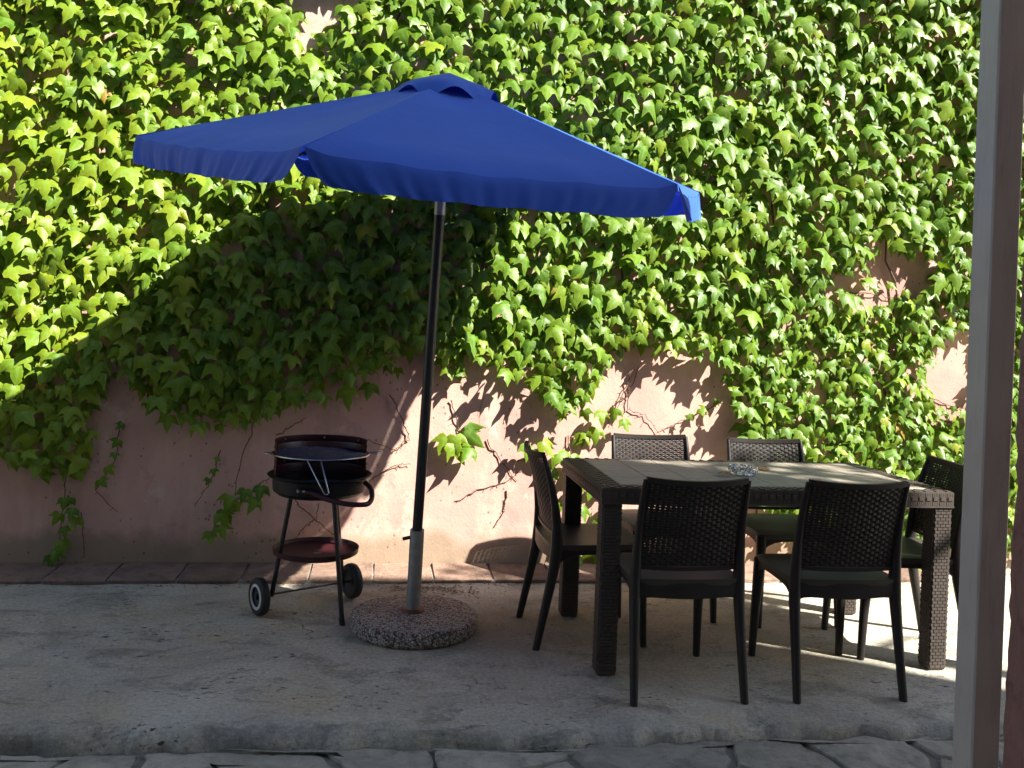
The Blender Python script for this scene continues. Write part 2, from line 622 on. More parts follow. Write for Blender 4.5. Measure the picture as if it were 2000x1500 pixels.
def make_slab():
    xs = np.arange(-4.0, 5.0, 0.02)
    ts = np.concatenate([np.linspace(0, 0.12, 8), np.linspace(0.16, 1, 40)])
    X = xs[:, None] + 0 * ts[None]
    E0 = edge_y(xs)[:, None]
    Y = E0 + (5.0 - E0) * ts[None]
    Z = 0.004 * fbm(X * 2.2, Y * 2.2, 5, 4) + 0.0016 * fbm(X * 16, Y * 16, 6, 2)
    lip = np.clip((0.05 - (Y - E0)) / 0.05, 0, 1)
    Z -= 0.010 * np.clip(lip * (1 + 0.9 * fbm(X * 17, Y * 17, 8, 3)), 0, 1.6) ** 3
    f_z = np.array([0.35, 0.75, 1.0])
    FX = xs[:, None] + 0 * f_z[None]
    FZ = Z[:, :1] + (-0.115 - Z[:, :1]) * f_z[None]
    FY = E0 - 0.010 * np.array([1.0, 1.6, 2.0])[None] + 0.014 * fbm(FX * 22, FZ * 60, 9, 4)
    X = np.concatenate([FX[:, ::-1], X], 1)
    Y = np.concatenate([FY[:, ::-1], Y], 1)
    Z = np.concatenate([FZ[:, ::-1], Z], 1)
    n, m = X.shape
    v = np.stack([X, Y, Z], -1).reshape(-1, 3)
    i = np.arange(n * m).reshape(n, m)
    f = np.stack([i[:-1, :-1], i[1:, :-1], i[1:, 1:], i[:-1, 1:]], -1).reshape(-1, 4)
    me = bpy.data.meshes.new('terrace')
    me.from_pydata(v.tolist(), [], f.tolist())
    o = link('terrace', me, 'concrete', None, True)
    o['kind'] = 'structure'
    return o


terrace = make_slab()


def clip_poly(poly, a, b, c):
    out = []
    for i in range(len(poly)):
        p, q = poly[i], poly[(i + 1) % len(poly)]
        dp, dq = a * p[0] + b * p[1] - c, a * q[0] + b * q[1] - c
        if dp <= 0:
            out.append(p)
        if dp * dq < 0:
            t = dp / (dp - dq)
            out.append((p[0] + (q[0] - p[0]) * t, p[1] + (q[1] - p[1]) * t))
    return out


def make_paving():
    root = bpy.data.objects.new('paving', None)
    col.objects.link(root)
    root['kind'] = 'structure'
    seeds = []
    for j in range(6):
        for i in range(16):
            if random.random() < 0.16:
                continue
            seeds.append((-2.2 + i * 0.32 + (j % 2) * 0.16 + random.uniform(-0.15, 0.15), 2.80 - j * 0.25 + random.uniform(-0.11, 0.11)))
    for k, (sx, sy_) in enumerate(seeds):
        poly = [(sx - 0.6, sy_ - 0.6), (sx + 0.6, sy_ - 0.6), (sx + 0.6, sy_ + 0.6), (sx - 0.6, sy_ + 0.6)]
        for q, (tx, ty) in enumerate(seeds):
            if q == k or (tx - sx) ** 2 + (ty - sy_) ** 2 > 1.2:
                continue
            a, b = tx - sx, ty - sy_
            L = math.hypot(a, b)
            a, b = a / L, b / L
            poly = clip_poly(poly, a, b, a * (sx + tx) / 2 + b * (sy_ + ty) / 2 - 0.011)
            if len(poly) < 3:
                break
        if len(poly) < 3:
            continue
        # ragged outline, kept clear of the slab edge
        pts = []
        for i in range(len(poly)):
            p, q = poly[i], poly[(i + 1) % len(poly)]
            L = math.hypot(q[0] - p[0], q[1] - p[1])
            s = max(1, int(L / 0.045))
            for t in range(s):
                u = t / s
                pts.append([p[0] + (q[0] - p[0]) * u + random.uniform(-0.009, 0.009), p[1] + (q[1] - p[1]) * u + random.uniform(-0.009, 0.009)])
        for p in pts:
            p[1] = min(p[1], float(edge_y(p[0])) - 0.032 + random.uniform(-0.006, 0.004))
        ys = [p[1] for p in pts]
        if max(ys) - min(ys) < 0.06:
            continue
        cx = sum(p[0] for p in pts) / len(pts)
        cyy = sum(p[1] for p in pts) / len(pts)
        zt = float(low_z(cx)) + random.uniform(-0.005, 0.007)
        tx, ty = random.uniform(-0.02, 0.02), random.uniform(-0.02, 0.02)

        def ring(s, dz):
            return [(cx + (p[0] - cx) * s, cyy + (p[1] - cyy) * s, zt + dz + tx * (p[0] - cx) + ty * (p[1] - cyy)) for p in pts]
        mb = MB()
        mb.loft([ring(1.0, -0.05), ring(1.0, -0.009), ring(0.97, -0.002), ring(0.9, 0.0), ring(0.45, random.uniform(0.0, 0.005))])
        mb.build('stone', 'flag', root, 40)
    # joint bed between the stones
    xs = np.arange(-4, 5, 0.06)
    yy = np.linspace(0, 1, 30)
    X = xs[:, None] + 0 * yy[None]
    Y = -3 + (edge_y(xs)[:, None] - 0.004 + 3) * yy[None]
    Z = low_z(X) - 0.013 + 0.004 * fbm(X * 30, Y * 30, 12, 2)
    n, m = X.shape
    i = np.arange(n * m).reshape(n, m)
    f = np.stack([i[:-1, :-1], i[1:, :-1], i[1:, 1:], i[:-1, 1:]], -1).reshape(-1, 4)
    me = bpy.data.meshes.new('joint_bed')
    me.from_pydata(np.stack([X, Y, Z], -1).reshape(-1, 3).tolist(), [], f.tolist())
    link('joint_bed', me, 'mortar', root, True)


make_paving()


# brick border along the foot of the wall
def make_border():
    root = bpy.data.objects.new('brick_border', None)
    col.objects.link(root)
    tag(root, 'row of flat terracotta bricks along the foot of the pink wall', 'border')
    x = -2.9
    bed = MB()
    bed.box((-2.95, 4.676, -0.02), (3.0, 4.965, 0.019))
    bed.build('mortar_bed', 'joint', root)
    while x < 2.9:
        w = random.uniform(0.29, 0.33)
        mb = MB()
        y0 = 4.665 + random.uniform(-0.006, 0.006)
        z1 = 0.024 + random.uniform(-0.003, 0.003)
        n = 9
        prof_front, rings = [], []
        # front edge chipped in plan
        pts = []
        for i in range(n):
            u = i / (n - 1)
            pts.append((x + 0.004 + (w - 0.008) * u, y0 + abs(random.gauss(0, 0.004)) + (0.006 if i in (0, n - 1) else 0)))
        vs, fs = [], []
        for (px_, py_) in pts:
            vs += [(px_, py_ + 0.002, 0.002), (px_, py_, z1 - 0.008), (px_, py_ + 0.009, z1 + random.uniform(-.0015, .0015)), (px_, 4.80, z1 + random.uniform(-.001, .002)), (px_, 4.966, z1 + 0.006)]
        k = 5
        for i in range(n - 1):
            for j in range(k - 1):
                fs.append((i * k + j, (i + 1) * k + j, (i + 1) * k + j + 1, i * k + j + 1))
        fs.append(tuple(reversed(range(k))))
        fs.append(tuple((n - 1) * k + j for j in range(k)))
        mb.add(vs, fs)
        mb.build('brick', 'brick', root, 50)
        x += w + 0.006


make_border()

# ------------------------------------------------------------------ garden wall
WALL_TOP = 3.9


def make_wall():
    xs = np.linspace(-6, 8, 140)
    zs = np.linspace(-0.1, WALL_TOP, 50)
    X, Z = np.meshgrid(xs, zs, indexing='ij')
    Y = WALL_Y + 0.010 * fbm(X * 1.3, Z * 1.3, 21, 4)
    n, m = X.shape
    i = np.arange(n * m).reshape(n, m)
    f = np.stack([i[:-1, :-1], i[1:, :-1], i[1:, 1:], i[:-1, 1:]], -1).reshape(-1, 4)
    mb = MB()
    mb.add(np.stack([X, Y, Z], -1).reshape(-1, 3).tolist(), f.tolist())
    mb.box((-6, WALL_Y + 0.05, -0.1), (8, WALL_Y + 0.35, WALL_TOP - 0.002))
    o = mb.build('garden_wall', 'wall', None, 40)
    tag(o, 'pink rendered garden wall largely covered by green creeper', 'wall')
    cp = MB()
    cp.box((-6, WALL_Y - 0.06, WALL_TOP), (8, WALL_Y + 0.42, WALL_TOP + 0.08))
    cp.build('coping', 'brick', o)


make_wall()


# ------------------------------------------------------------------ porch: roof, post, wall end
def make_house():
    # unseen house, eave set to throw the shade; rear wing added to block sky
    def ey(x):
        return -0.08 - 0.436 * (x - 5.84)
    mb = MB()
    pl = [(3.1, ey(3.1)), (11.5, ey(11.5)), (11.5, -9), (3.1, -9)]
    n = len(pl)
    v = [(x, y, -0.1) for x, y in pl] + [(x, y, 7.0) for x, y in pl]
    mb.add(v, [tuple(reversed(range(n))), tuple(range(n, 2 * n))] + [(k, (k + 1) % n, n + (k + 1) % n, n + k) for k in range(n)])
    mb.box((3.95, -0.9, -0.1), (4.62, 0.82, 6.99))  # block added to shade the parasol's vent cap
    mb.box((6.08, -0.9, -0.1), (6.85, 0.12, 6.99))          # block added to shade the ground by the grill
    mb.box((-14.0, -7.0, -0.1), (3.098, -1.7, 9.0))  # wing behind the viewer, made tall to darken wall shade and chair backs
    o = mb.build('house', 'house')
    o['kind'] = 'structure'
    # beam the porch post carries
    b = MB()
    b.box((POST.x - 0.07, POST.y - 0.07, 2.97), (3.3, POST.y + 0.07, 3.12))
    b.build('porch_beam', 'post', o)



POST = Vector((0, 0, 0)) + ray(1931, 800) * 2.33
POST.z = 0


def make_post():
    s = 0.080
    r = thing('porch_post', 'square grey painted porch post at the right edge', 'post', (POST.x, POST.y, 0))
    mb = MB()
    mb.bar([(0, 0, -0.03), (0, 0, 1.0), (0, 0, 2.0), (0, 0, 2.86)], s, s, 0.05)
    mb.build('shaft', 'post', r, 30)
    cp = MB()
    cp.box((-0.10, -0.10, 2.86), (0.10, 0.10, 3.0))
    cp.build('cap', 'post', r)
    bs = MB()
    bs.bar([(0, 0, -0.10), (0, 0, -0.03)], 0.2, 0.2, 0.1)
    bs.build('foot', 'flag', r)


make_post()


def make_wall_end():
    # rough rendered end of the house wall, a little nearer than the post
    d = 2.0
    e = ray(1980, 1000) * d
    n, zs = 10, np.linspace(-0.1, 3.0, 90)
    dirx = Vector((math.sin(math.radians(40)), math.cos(math.radians(40)), 0))      # sight line
    side = Vector((dirx.y, -dirx.x, 0))
    secs = [(-0.0, 0.0), (0.0, 0.13), (0.012, 0.2), (0.05, 0.24), (0.6, 0.24), (1.2, 0.22), (1.2, -0.2), (0.6, -0.22), (0.05, -0.2), (0.012, -0.1)]
    rings = []
    for z in zs:
        rg = []
        for k, (a, b) in enumerate(secs):
            j = 0.006 * float(fbm(z * 9, k * 3.1, 31, 4)) + 0.003 * random.uniform(-1, 1)
            if k in (4, 5, 6, 7):
                j = 0
            p = Vector((e.x, e.y, 0)) + side * (a + j) + dirx * b
            rg.append((p.x, p.y, z))
        rings.append(rg)
    mb = MB()
    mb.loft(rings)
    o = mb.build('house_wall', 'rough_pink', None, 60)
    tag(o, 'rough dark pink house wall end behind the porch post', 'wall')


make_wall_end()
make_house()


# ------------------------------------------------------------------ creeper
def leaf_shape(seed):
    r = random.Random(seed)
    w = r.uniform(0.9, 1.12)
    sd = r.uniform(0.85, 1.15)
    half = [(0, 0), (.09, .10), (.27, .14), (.43, .05), (.50, -.14), (.64 * sd, -.53), (.41, -.38), (.225, -.41), (.235, -.58), (.12, -.80), (0, -1.05),
            (0, -.25), (0, -.5), (0, -.75), (.20, -.13), (.41, -.28)]
    tris = [(0, 1, 14), (1, 2, 14), (2, 3, 14), (3, 4, 15), (3, 15, 14), (4, 5, 15), (15, 5, 6), (14, 15, 6), (14, 6, 7), (0, 14, 11), (11, 14, 7), (11, 7, 12), (12, 7, 8), (12, 8, 13), (13, 8, 9), (13, 9, 10)]
    vein = {0: 1, 10: .5, 11: 1, 12: 1, 13: .9, 14: .9, 15: .8, 5: .4}
    marg = {k: 1 for k in range(1, 11)}
    centre = {0, 10, 11, 12, 13}
    vs, fs, at = [], [], []
    fold, curl, lobe, tw = r.uniform(.08, .45), r.uniform(.1, .5), r.uniform(-.1, .5), r.uniform(-.25, .25)

    def zz(x, y, k):
        z = -fold * abs(x) - curl * max(0, -y - .25) ** 2 - .25 * max(0, y) - lobe * max(0, abs(x) - .3) ** 1.5 * 1.6 + tw * x * y
        if k in (1, 2, 3, 4, 6, 7, 8, 9):
            z += r.uniform(-.05, .05)
        if k in (14, 15):
            z += .05
        return z
    idx = {}
    for s in (1, -1):
        for k, (x, y) in enumerate(half):
            if s == -1 and k in centre:
                idx[(s, k)] = idx[(1, k)]
                continue
            jx = 1 + r.uniform(-.07, .07)
            jy = r.uniform(-.035, .035)
            X, Y = s * x * w * jx, y + (jy if k not in centre else 0)
            idx[(s, k)] = len(vs)
            vs.append((X, Y, zz(X, Y, k)))
            at.append((0, vein.get(k, 0), marg.get(k, 0)))
        for t in tris:
            f = [idx[(s, q)] for q in t]
            fs.append(tuple(f if s == -1 else f[::-1]))
    return np.array(vs), np.array(fs), np.array(at, float)


LEAVES = [leaf_shape(s) for s in range(14)]


def set_attr(me, arr):
    a = me.color_attributes.new('leaf', 'FLOAT_COLOR', 'POINT')
    buf = np.ones((len(me.vertices), 4), np.float32)
    buf[:, :3] = arr
    a.data.foreach_set('color', buf.ravel())


VAR = []
for vs, fs, at in LEAVES:
    me = bpy.data.meshes.new('leaf')
    me.from_pydata(vs.tolist(), [], fs.tolist())
    set_attr(me, at)
    me.materials.append(M['leaf'])
    me.polygons.foreach_set('use_smooth', [True] * len(me.polygons))
    VAR.append(me)

# lower edge of the foliage, in photo pixels on the wall
LOW = [(-600, 900), (0, 925), (60, 950), (120, 975), (165, 950), (195, 830), (225, 765), (270, 795), (330, 850), (400, 885), (460, 872), (505, 850), (560, 835), (620, 805), (700, 790), (760, 765), (800, 735),
       (850, 735), (870, 775), (905, 780), (930, 745), (1000, 755), (1045, 800), (1090, 855), (1130, 850), (1165, 790), (1180, 735), (1250, 722), (1300, 716), (1360, 722), (1400, 745), (1425, 800), (1440, 870), (1470, 1010), (1520, 1090), (1700, 1100), (1900, 1110), (2600, 1110)]
BARE = [[(1585, 610), (1615, 565), (1680, 535), (1715, 500), (1790, 495), (1815, 540), (1800, 585), (1760, 610), (1700, 600), (1640, 585)],
        [(1795, 770), (1825, 695), (1880, 650), (1930, 655), (1930, 800), (1850, 835)],
        [(560, -20), (760, -20), (745, 20), (660, 30), (630, 70), (590, 90), (575, 40)],
        [(1175, 515), (1215, 505), (1220, 550), (1180, 560)],
        [(1330, 735), (1400, 740), (1420, 800), (1350, 800)]]


def inside(poly, x, y):
    c = False
    j = len(poly) - 1
    for i in range(len(poly)):
        xi, yi = poly[i]
        xj, yj = poly[j]
        if (yi > y) != (yj > y) and x < (xj - xi) * (y - yi) / (yj - yi) + xi:
            c = not c
        j = i
    return c


LX, LY = [p[0] for p in LOW], [p[1] for p in LOW]
placed = []        # (pos, normal, roll, size, variant, tint, px, py, front)


def leaf_at(x, y, z, size, tint, spread=0.35, droop=0.0, lean=0.15):
    nrm = Vector((lean + random.gauss(0, spread), -1.0, 0.42 + random.gauss(0, spread * 0.9) - droop)).normalized()
    placed.append((Vector((x, y, z)), nrm, random.gauss(0, 0.48), size, random.randrange(14), tint))


step = 0.055
nz = int((WALL_TOP + 0.1) / step)
for j in range(nz):
    for i in range(int(8.6 / step)):
        x = -3.1 + i * step + (j % 2) * step / 2 + random.uniform(-.035, .035)
        z = j * step + random.uniform(-.035, .035)
        u, v = to_px((x, 4.92, z))
        if u > 2500:
            continue
        low = np.interp(u, LX, LY)
        edge = low - 38 - v                     # px above the lower edge (leaf hangs below its stalk)
        if edge < random.uniform(-12, 14):
            continue
        if any(inside(b, u, v + 20) for b in BARE) and random.random() > 0.07:
            continue
        # thin places
        g = float(fbm(x * 2.6, z * 2.6, 44, 3))
        if random.random() < 0.02 + max(0, g - 0.85) * 0.4:
            continue
        right = max(0.0, min(1.0, (u - 1430) / 150)) * max(0.0, min(1.0, (v - 560) / 60))
        size = 0.055 + 0.078 * random.betavariate(2.0, 1.8) * (1 - 0.30 * right)
        if edge < 50:
            size *= random.uniform(0.75, 1.0)
        if random.random() < 0.1:
            size *= 0.6
        depth = random.uniform(0.015, 0.125) * (1 - 0.35 * right)
        yel = max(0, min(1, (900 - u) / 900))  # puts the more direct sun on the left into the leaf tint
        t = min(0.90, max(0.0, random.gauss(0.46 + 0.34 * yel, 0.15)))
        if random.random() < 0.0008:
            t = 1.0
        leaf_at(x, WALL_Y - 0.02 - depth, z, size, t, 0.38, 0.0, 0.10 + 0.22 * yel)
        if edge > 60 and random.random() < 0.3:
            leaf_at(x + random.uniform(-.05, .05), WALL_Y - 0.025, z + random.uniform(-.05, .05), random.uniform(.04, .085), t * 0.7, 0.4)
        if right > 0.5 and random.random() < 0.6:
            leaf_at(x + random.uniform(-.04, .04), WALL_Y - 0.02 - random.uniform(.01, .1), z + random.uniform(-.04, .04), random.uniform(.04, .075), random.random(), 0.4)

# hanging sprigs (photo pixels of the stalk ends, leaf size)
SPRIG = [[(868, 855), (905, 850), (880, 880), (915, 885), (895, 862)],
         [(125, 985), (140, 1000), (115, 1010), (150, 1015), (130, 1035), (118, 1060), (105, 1080), (95, 1095), (138, 980)],
         [(510, 955), (480, 965), (450, 975), (440, 1000), (425, 1015), (432, 1035), (410, 1050), (495, 980), (460, 985)],
         [(235, 838), (232, 870), (225, 895), (215, 915), (190, 950)],
         [(420, 905), (418, 925), (405, 945)],
         [(1030, 880), (1060, 870), (1090, 890), (1110, 905), (1080, 920), (1130, 920), (1120, 960), (1140, 1000), (1110, 1030), (1135, 1060), (1160, 1080), (1170, 1030), (1150, 960), (1180, 1000), (1095, 985), (1190, 1060), (1100, 1070), (1125, 1095), (1210, 930), (1230, 960)],
         [(1180, 815), (1200, 810), (1225, 830), (1170, 840), (1140, 865), (1150, 850)],
         [(1400, 790), (1380, 800), (1365, 805), (1350, 815)],
         [(1640, 575), (1700, 565), (1740, 565), (1770, 575)],
         [(1770, 1095), (1790, 1110), (1820, 1100), (1760, 1075), (1830, 1060), (1800, 1075)]]
SZ = [.125, .075, .085, .055, .04, .10, .085, .045, .06, .09]
for pts, s in zip(SPRIG, SZ):
    for (u, v) in pts:
        dep = random.uniform(.03, .09)
        p = at_y(u + random.uniform(-6, 6), v - 8 + random.uniform(-6, 6), WALL_Y - dep)
        leaf_at(p.x, p.y, p.z, s * random.uniform(.8, 1.15), random.betavariate(2, 2), 0.25)


def leaf_matrix(pos, nrm, roll, size):
    # local z = leaf normal, local -y hangs down
    up = Vector((0, 0, 1))
    y = (up - nrm * up.dot(nrm)).normalized()
    x = y.cross(nrm).normalized()
    R = Matrix((x, y, nrm)).transposed().to_4x4() @ Matrix.Rotation(roll, 4, 'Z')
    return Matrix.Translation(pos) @ R @ Matrix.Diagonal((size, size, size, 1))


def make_creeper():
    root = thing('climbing_creeper', 'dense green three-lobed creeper climbing over the pink wall', 'creeper', (0, WALL_Y, 0))
    inv = Matrix.Translation((0, -WALL_Y, 0))
    score = []
    for k, (pos, nrm, roll, size, var, tint) in enumerate(placed):
        u, v = to_px(pos)
        vis = 40 < u < 1900 and 10 < v < 1060
        score.append((size * (1 + 3.0 * max(0, (WALL_Y - pos.y))) if vis else 0, k))
    best = set(k for s, k in sorted(score, reverse=True)[:300])
    V, Fc, A = [], [], []
    off = 0
    for k, (pos, nrm, roll, size, var, tint) in enumerate(placed):
        mw = inv @ leaf_matrix(pos, nrm, roll, size)
        if k in best:
            o = bpy.data.objects.new('leaf', VAR[var])
            col.objects.link(o)
            o.parent = root
            o.matrix_local = mw
            o.color = (tint, 0, 0, 1)
            continue
        vs, fs, at = LEAVES[var]
        m = np.array(mw)
        V.append(vs @ m[:3, :3].T + m[:3, 3])
        Fc.append(fs + off)
        a = at.copy()
        a[:, 0] = tint
        A.append(a)
        off += len(vs)
    V, Fc, A = np.concatenate(V), np.concatenate(Fc), np.concatenate(A)
    me = bpy.data.meshes.new('foliage')
    me.from_pydata(V.tolist(), [], Fc.tolist())
    set_attr(me, A)
    o = link('foliage', me, 'leaf', root, True)
    o.color = (0, 0, 0, 1)
    o['kind'] = 'stuff'

    # bare runners on the wall
    def runner(pts, r0=0.0035, spurs=True):
        P = [at_y(u, v, WALL_Y - 0.014) for u, v in pts]
        fine = []
        for i in range(len(P) - 1):
            for t in np.linspace(0, 1, 7)[:-1]:
                q = P[i].lerp(P[i + 1], float(t))
                fine.append(q + Vector((random.gauss(0, .004), random.gauss(0, .002), random.gauss(0, .004))))
        fine.append(P[-1])
        fine = [q - Vector((0, WALL_Y, 0)) for q in fine]
        mb = MB()
        L = len(fine)
        mb.tube(fine, [r0 * (1 - 0.6 * i / L) for i in range(L)], 5)
        if spurs:
            for q in fine[1::2]:
                d = Vector((random.gauss(0, 1), -.3, random.gauss(0, 1))).normalized() * random.uniform(.008, .022)
                mb.tube([q, q + d * .6, q + d + Vector((0, 0, -.004))], [r0 * .45, r0 * .35, r0 * .6], 4)
        mb.build('stem', 'twig', root)
    RUN = [[(762, 770), (790, 830), (800, 860), (770, 880), (720, 860), (680, 890)], [(450, 985), (500, 950), (545, 925), (590, 900)],
           [(575, 975), (610, 1010), (640, 1035), (680, 1065)], [(615, 1015), (590, 1035), (570, 1065)], [(620, 985), (618, 1020)],
           [(880, 780), (895, 830), (900, 860)], [(950, 860), (980, 900), (1010, 940)], [(890, 980), (940, 955), (980, 945), (1020, 920)],
           [(990, 960), (985, 1000), (965, 1030)], [(1010, 900), (1040, 890), (1060, 870)], [(1250, 715), (1230, 760), (1225, 800), (1260, 810), (1290, 850)],
           [(1230, 770), (1200, 790), (1185, 830)], [(1235, 725), (1215, 770), (1195, 830)], [(1400, 790), (1350, 815), (1290, 840)],
           [(1290, 520), (1300, 600), (1320, 680)], [(1660, 570), (1720, 575), (1790, 600)], [(1800, 770), (1850, 790), (1890, 800)], [(1790, 800), (1850, 825), (1890, 830)],
           [(500, 820), (470, 900), (455, 985), (445, 1010)], [(235, 830), (225, 900), (185, 955), (230, 1000)], [(130, 900), (125, 990), (110, 1085)], [(160, 1000), (162, 1060), (165, 1090)],
           [(430, 880), (415, 930), (380, 990)], [(900, 840), (895, 870), (880, 900)], [(1110, 850), (1120, 950), (1130, 1090)], [(720, 940), (770, 910), (800, 905)], [(540, 850), (575, 830), (600, 815)]]
    for r in RUN:
        runner(r)
    # thick old stems seen between the leaves
    for x0 in (-2.3, -1.2, -0.35, 0.5, 1.35, 2.2, 3.1):
        pts, x = [], x0
        z0 = {(-2.3): .5, (-1.2): .9, (-.35): 1.1, .5: 1.2, 1.35: 1.25, 2.2: 0.1, 3.1: 0.05}[x0]
        for z in np.arange(z0, 3.7, 0.12):
            x += random.gauss(0, .035)
            pts.append((x, -0.022, z))
        mb = MB()
        mb.tube(pts, 0.006, 6)
        mb.build('stem', 'twig', root, True)


make_creeper()


# ------------------------------------------------------------------ umbrella
def make_umbrella():
    foot = Vector((0.168, 3.985, 0))
    apex = Vector((0.214, 3.692, 2.38))
    n = Vector((0.037, -0.167, 1)).normalized()
    yaw = math.radians(-112.2)
    R, drop = 1.199, 0.354
    u = Vector((math.cos(yaw), math.sin(yaw), 0))
    u = (u - n * u.dot(n)).normalized()
    w = n.cross(u)
    C = apex - n * drop
    root = thing('parasol', 'blue canvas parasol with valance on a black pole', 'parasol', foot)
    inv = Matrix.Translation(-foot)

    def L(p):
        return inv @ Vector(p)
    tip = [C + (u * math.cos(math.radians(60 * k)) + w * math.sin(math.radians(60 * k))) * R for k in range(6)]
    cen = foot + Vector((0, 0, 0))

    # pole
    base_p = Vector((0.164, 3.95, 0.42))
    pd = (apex - base_p).normalized()
    mb = MB()
    mb.tube([L(base_p - pd * 0.28), L(base_p + pd * 1.42)], 0.0225, 20)
    mb.build('pole', 'black_paint', root, 40)
    mb = MB()
    mb.tube([L(base_p + pd * 1.42), L(apex - pd * 0.03)], 0.0235, 20)
    mb.build('upper_pole', 'galv', root, 40)
    mb = MB()
    mb.tube([L(base_p + pd * 1.55), L(base_p + pd * 1.63)], 0.045, 16)
    mb.build('runner', 'black_paint', root, 40)
    mb = MB()
    mb.tube([L(apex - n * 0.07), L(apex - n * 0.01)], 0.05, 16)
    mb.build('hub', 'black_paint', root, 40)
    # canopy panels, each with its valance
    run = base_p + pd * 1.59
    HEM = 0.092
    for k in range(6):
        a, b = tip[k], tip[(k + 1) % 6]
        G = 18
        vs, fs, ix = [], [], {}
        out = ((a + b) / 2 - C).normalized()
        r0 = 0.055
        for i in range(G + 1):
            t = r0 + (1 - r0) * (1 - (1 - i / G) ** 1.6)
            for j in range(G + 1):
                s = j / G
                e = a.lerp(b, s)
                p = apex.lerp(e, t)
                # cloth sags between the ribs and rolls over the hem
                sag = 0.055 * math.sin(math.pi * s) * t * (1 - 0.30 * t)
                p = p - n * sag * (1 - t ** 5) + n * 0.0035 * float(fbm(s * 7 + k * 3, t * 6, 60 + k, 3)) * math.sin(math.pi * s) - n * 0.030 * max(0.0, (t - 0.84) / 0.16) ** 2 * math.sin(math.pi * s) ** 0.35
                wr = 0.004 * t ** 6 * math.sin(s * 37 + k * 2) * math.sin(math.pi * s) + 0.005 * t ** 8 * math.exp(-(min(s, 1 - s) * 9)) * math.sin(s * 90 + k)
                p = p + n * wr
                ix[(i, j)] = len(vs)
                vs.append(L(p))
        for i in range(G):
            for j in range(G):
                fs.append((ix[(i, j)], ix[(i + 1, j)], ix[(i + 1, j + 1)], ix[(i, j + 1)]))
        mb = MB()
        mb.add(vs, fs)
        panel = mb.build('canopy_panel', 'fabric', root, True)
        panel_edge = [vs[ix[(G, j)]] for j in range(G + 1)]
        # valance
        NJ, NI = 96, 12
        vv, vf = [], []
        rr = random.Random(50 + k)
        ph = [rr.uniform(0, 6.28) for _ in range(6)]
        for i in range(NI + 1):
            d = i / NI
            for j in range(NJ + 1):
                s = j / NJ
                # ends cut away in a curve, leaving a slit at each rib
                cut = 0.035 * d + 0.030 * d ** 4
                ss = cut + (1 - 2 * cut) * s
                fj = ss * G
                j0 = min(int(fj), G - 1)
                p = panel_edge[j0].lerp(panel_edge[j0 + 1], fj - j0)
                hem = HEM + 0.030 * (1 - math.sin(math.pi * min(max(ss, 0), 1)) ** 0.35) - 0.012 * math.exp(-(min(s, 1 - s) * 14) ** 2)
                hang = Vector((0, 0, -1)) * 0.9 + out * (0.16 + 0.10 * math.sin(3 * s + ph[5])) - n * 0.1
                p = p + hang * hem * d + out * 0.012 * math.sin(math.pi * min(1, ss)) ** 0.4 * (1 - math.exp(-d * 5))
                fold = 0.0065 * d ** 0.7 * (math.sin(34 * s + ph[0]) * (0.5 + 0.5 * math.sin(5 * s + ph[1])) + 0.5 * math.sin(71 * s + ph[2]) + 0.35 * math.sin(128 * s + ph[4]))
                ends = math.exp(-(min(s, 1 - s) * 10))
                fold += 0.022 * d * ends * (1 if (k + (s > .5)) % 2 else -0.5)
                p = p + out * (fold + 0.002)
                vv.append(p)
        for i in range(NI):
            for j in range(NJ):
                q = i * (NJ + 1) + j
                vf.append((q, q + NJ + 1, q + NJ + 2, q + 1))
        mb = MB()
        mb.add(vv, vf)
        mb.build('valance', 'fabric', panel, True)
        # rib and stretcher
        mb = MB()
        mb.tube([L(apex - n * 0.05 + (a - apex) * 0.03), L(a - n * 0.022 - (a - apex) * 0.004)], 0.007, 8)
        rib = mb.build('rib', 'black_paint', root, True)
        mb = MB()
        mid = apex.lerp(a, 0.52) - n * 0.035
        mb.tube([L(run), L(mid)], 0.006, 8)
        mb.build('stretcher', 'black_paint', rib, True)
    # vent cap
    NV, NR = 72, 8
    vs, fs = [], []
    Rv = 0.245
    for i in range(NR + 1):
        t = 0.02 + 0.98 * i / NR
        for j in range(NV):
            ang = 2 * math.pi * j / NV
            kk = (ang / (math.pi / 3)) % 1.0
            flat = math.cos(math.pi / 6) / math.cos((kk - 0.5) * math.pi / 3)
            r = Rv * t * flat
            slope = drop / R
            lift = 0.030 + 0.022 * math.sin(math.pi * kk) * t ** 2 - 0.020 * t ** 2
            # droopy hem with scallops
            hem = -0.050 * max(0, t - 0.72) / 0.28 * (1 - 0.85 * math.sin(math.pi * kk) ** 2)
            wob = 0.008 * t ** 3 * math.sin(5 * ang + 1.0)
            p = apex + (u * math.cos(ang) + w * math.sin(ang)) * r * (1 + 0.03 * math.sin(3 * ang)) + n * (-slope * r / flat * 0.9 + lift + hem + wob)
            vs.append(L(p))
    for i in range(NR):
        for j in range(NV):
            q = (j + 1) % NV
            fs.append((i * NV + j, (i + 1) * NV + j, (i + 1) * NV + q, i * NV + q))
    mb = MB()
    mb.add(vs, fs)
    mb.build('vent_cap', 'fabric', root, True)

    # weighted foot: its own thing, the pole stands in it
    base = thing('parasol_stand', 'round exposed-aggregate concrete parasol base with steel tube', 'parasol stand', foot)
    prof = [(0.0, 0.012), (0.270, 0.012), (0.280, 0.018), (0.284, 0.030), (0.284, 0.066), (0.280, 0.077), (0.271, 0.083), (0.15, 0.087), (0.05, 0.088), (0.0, 0.105)]
    rings, S = [], 96
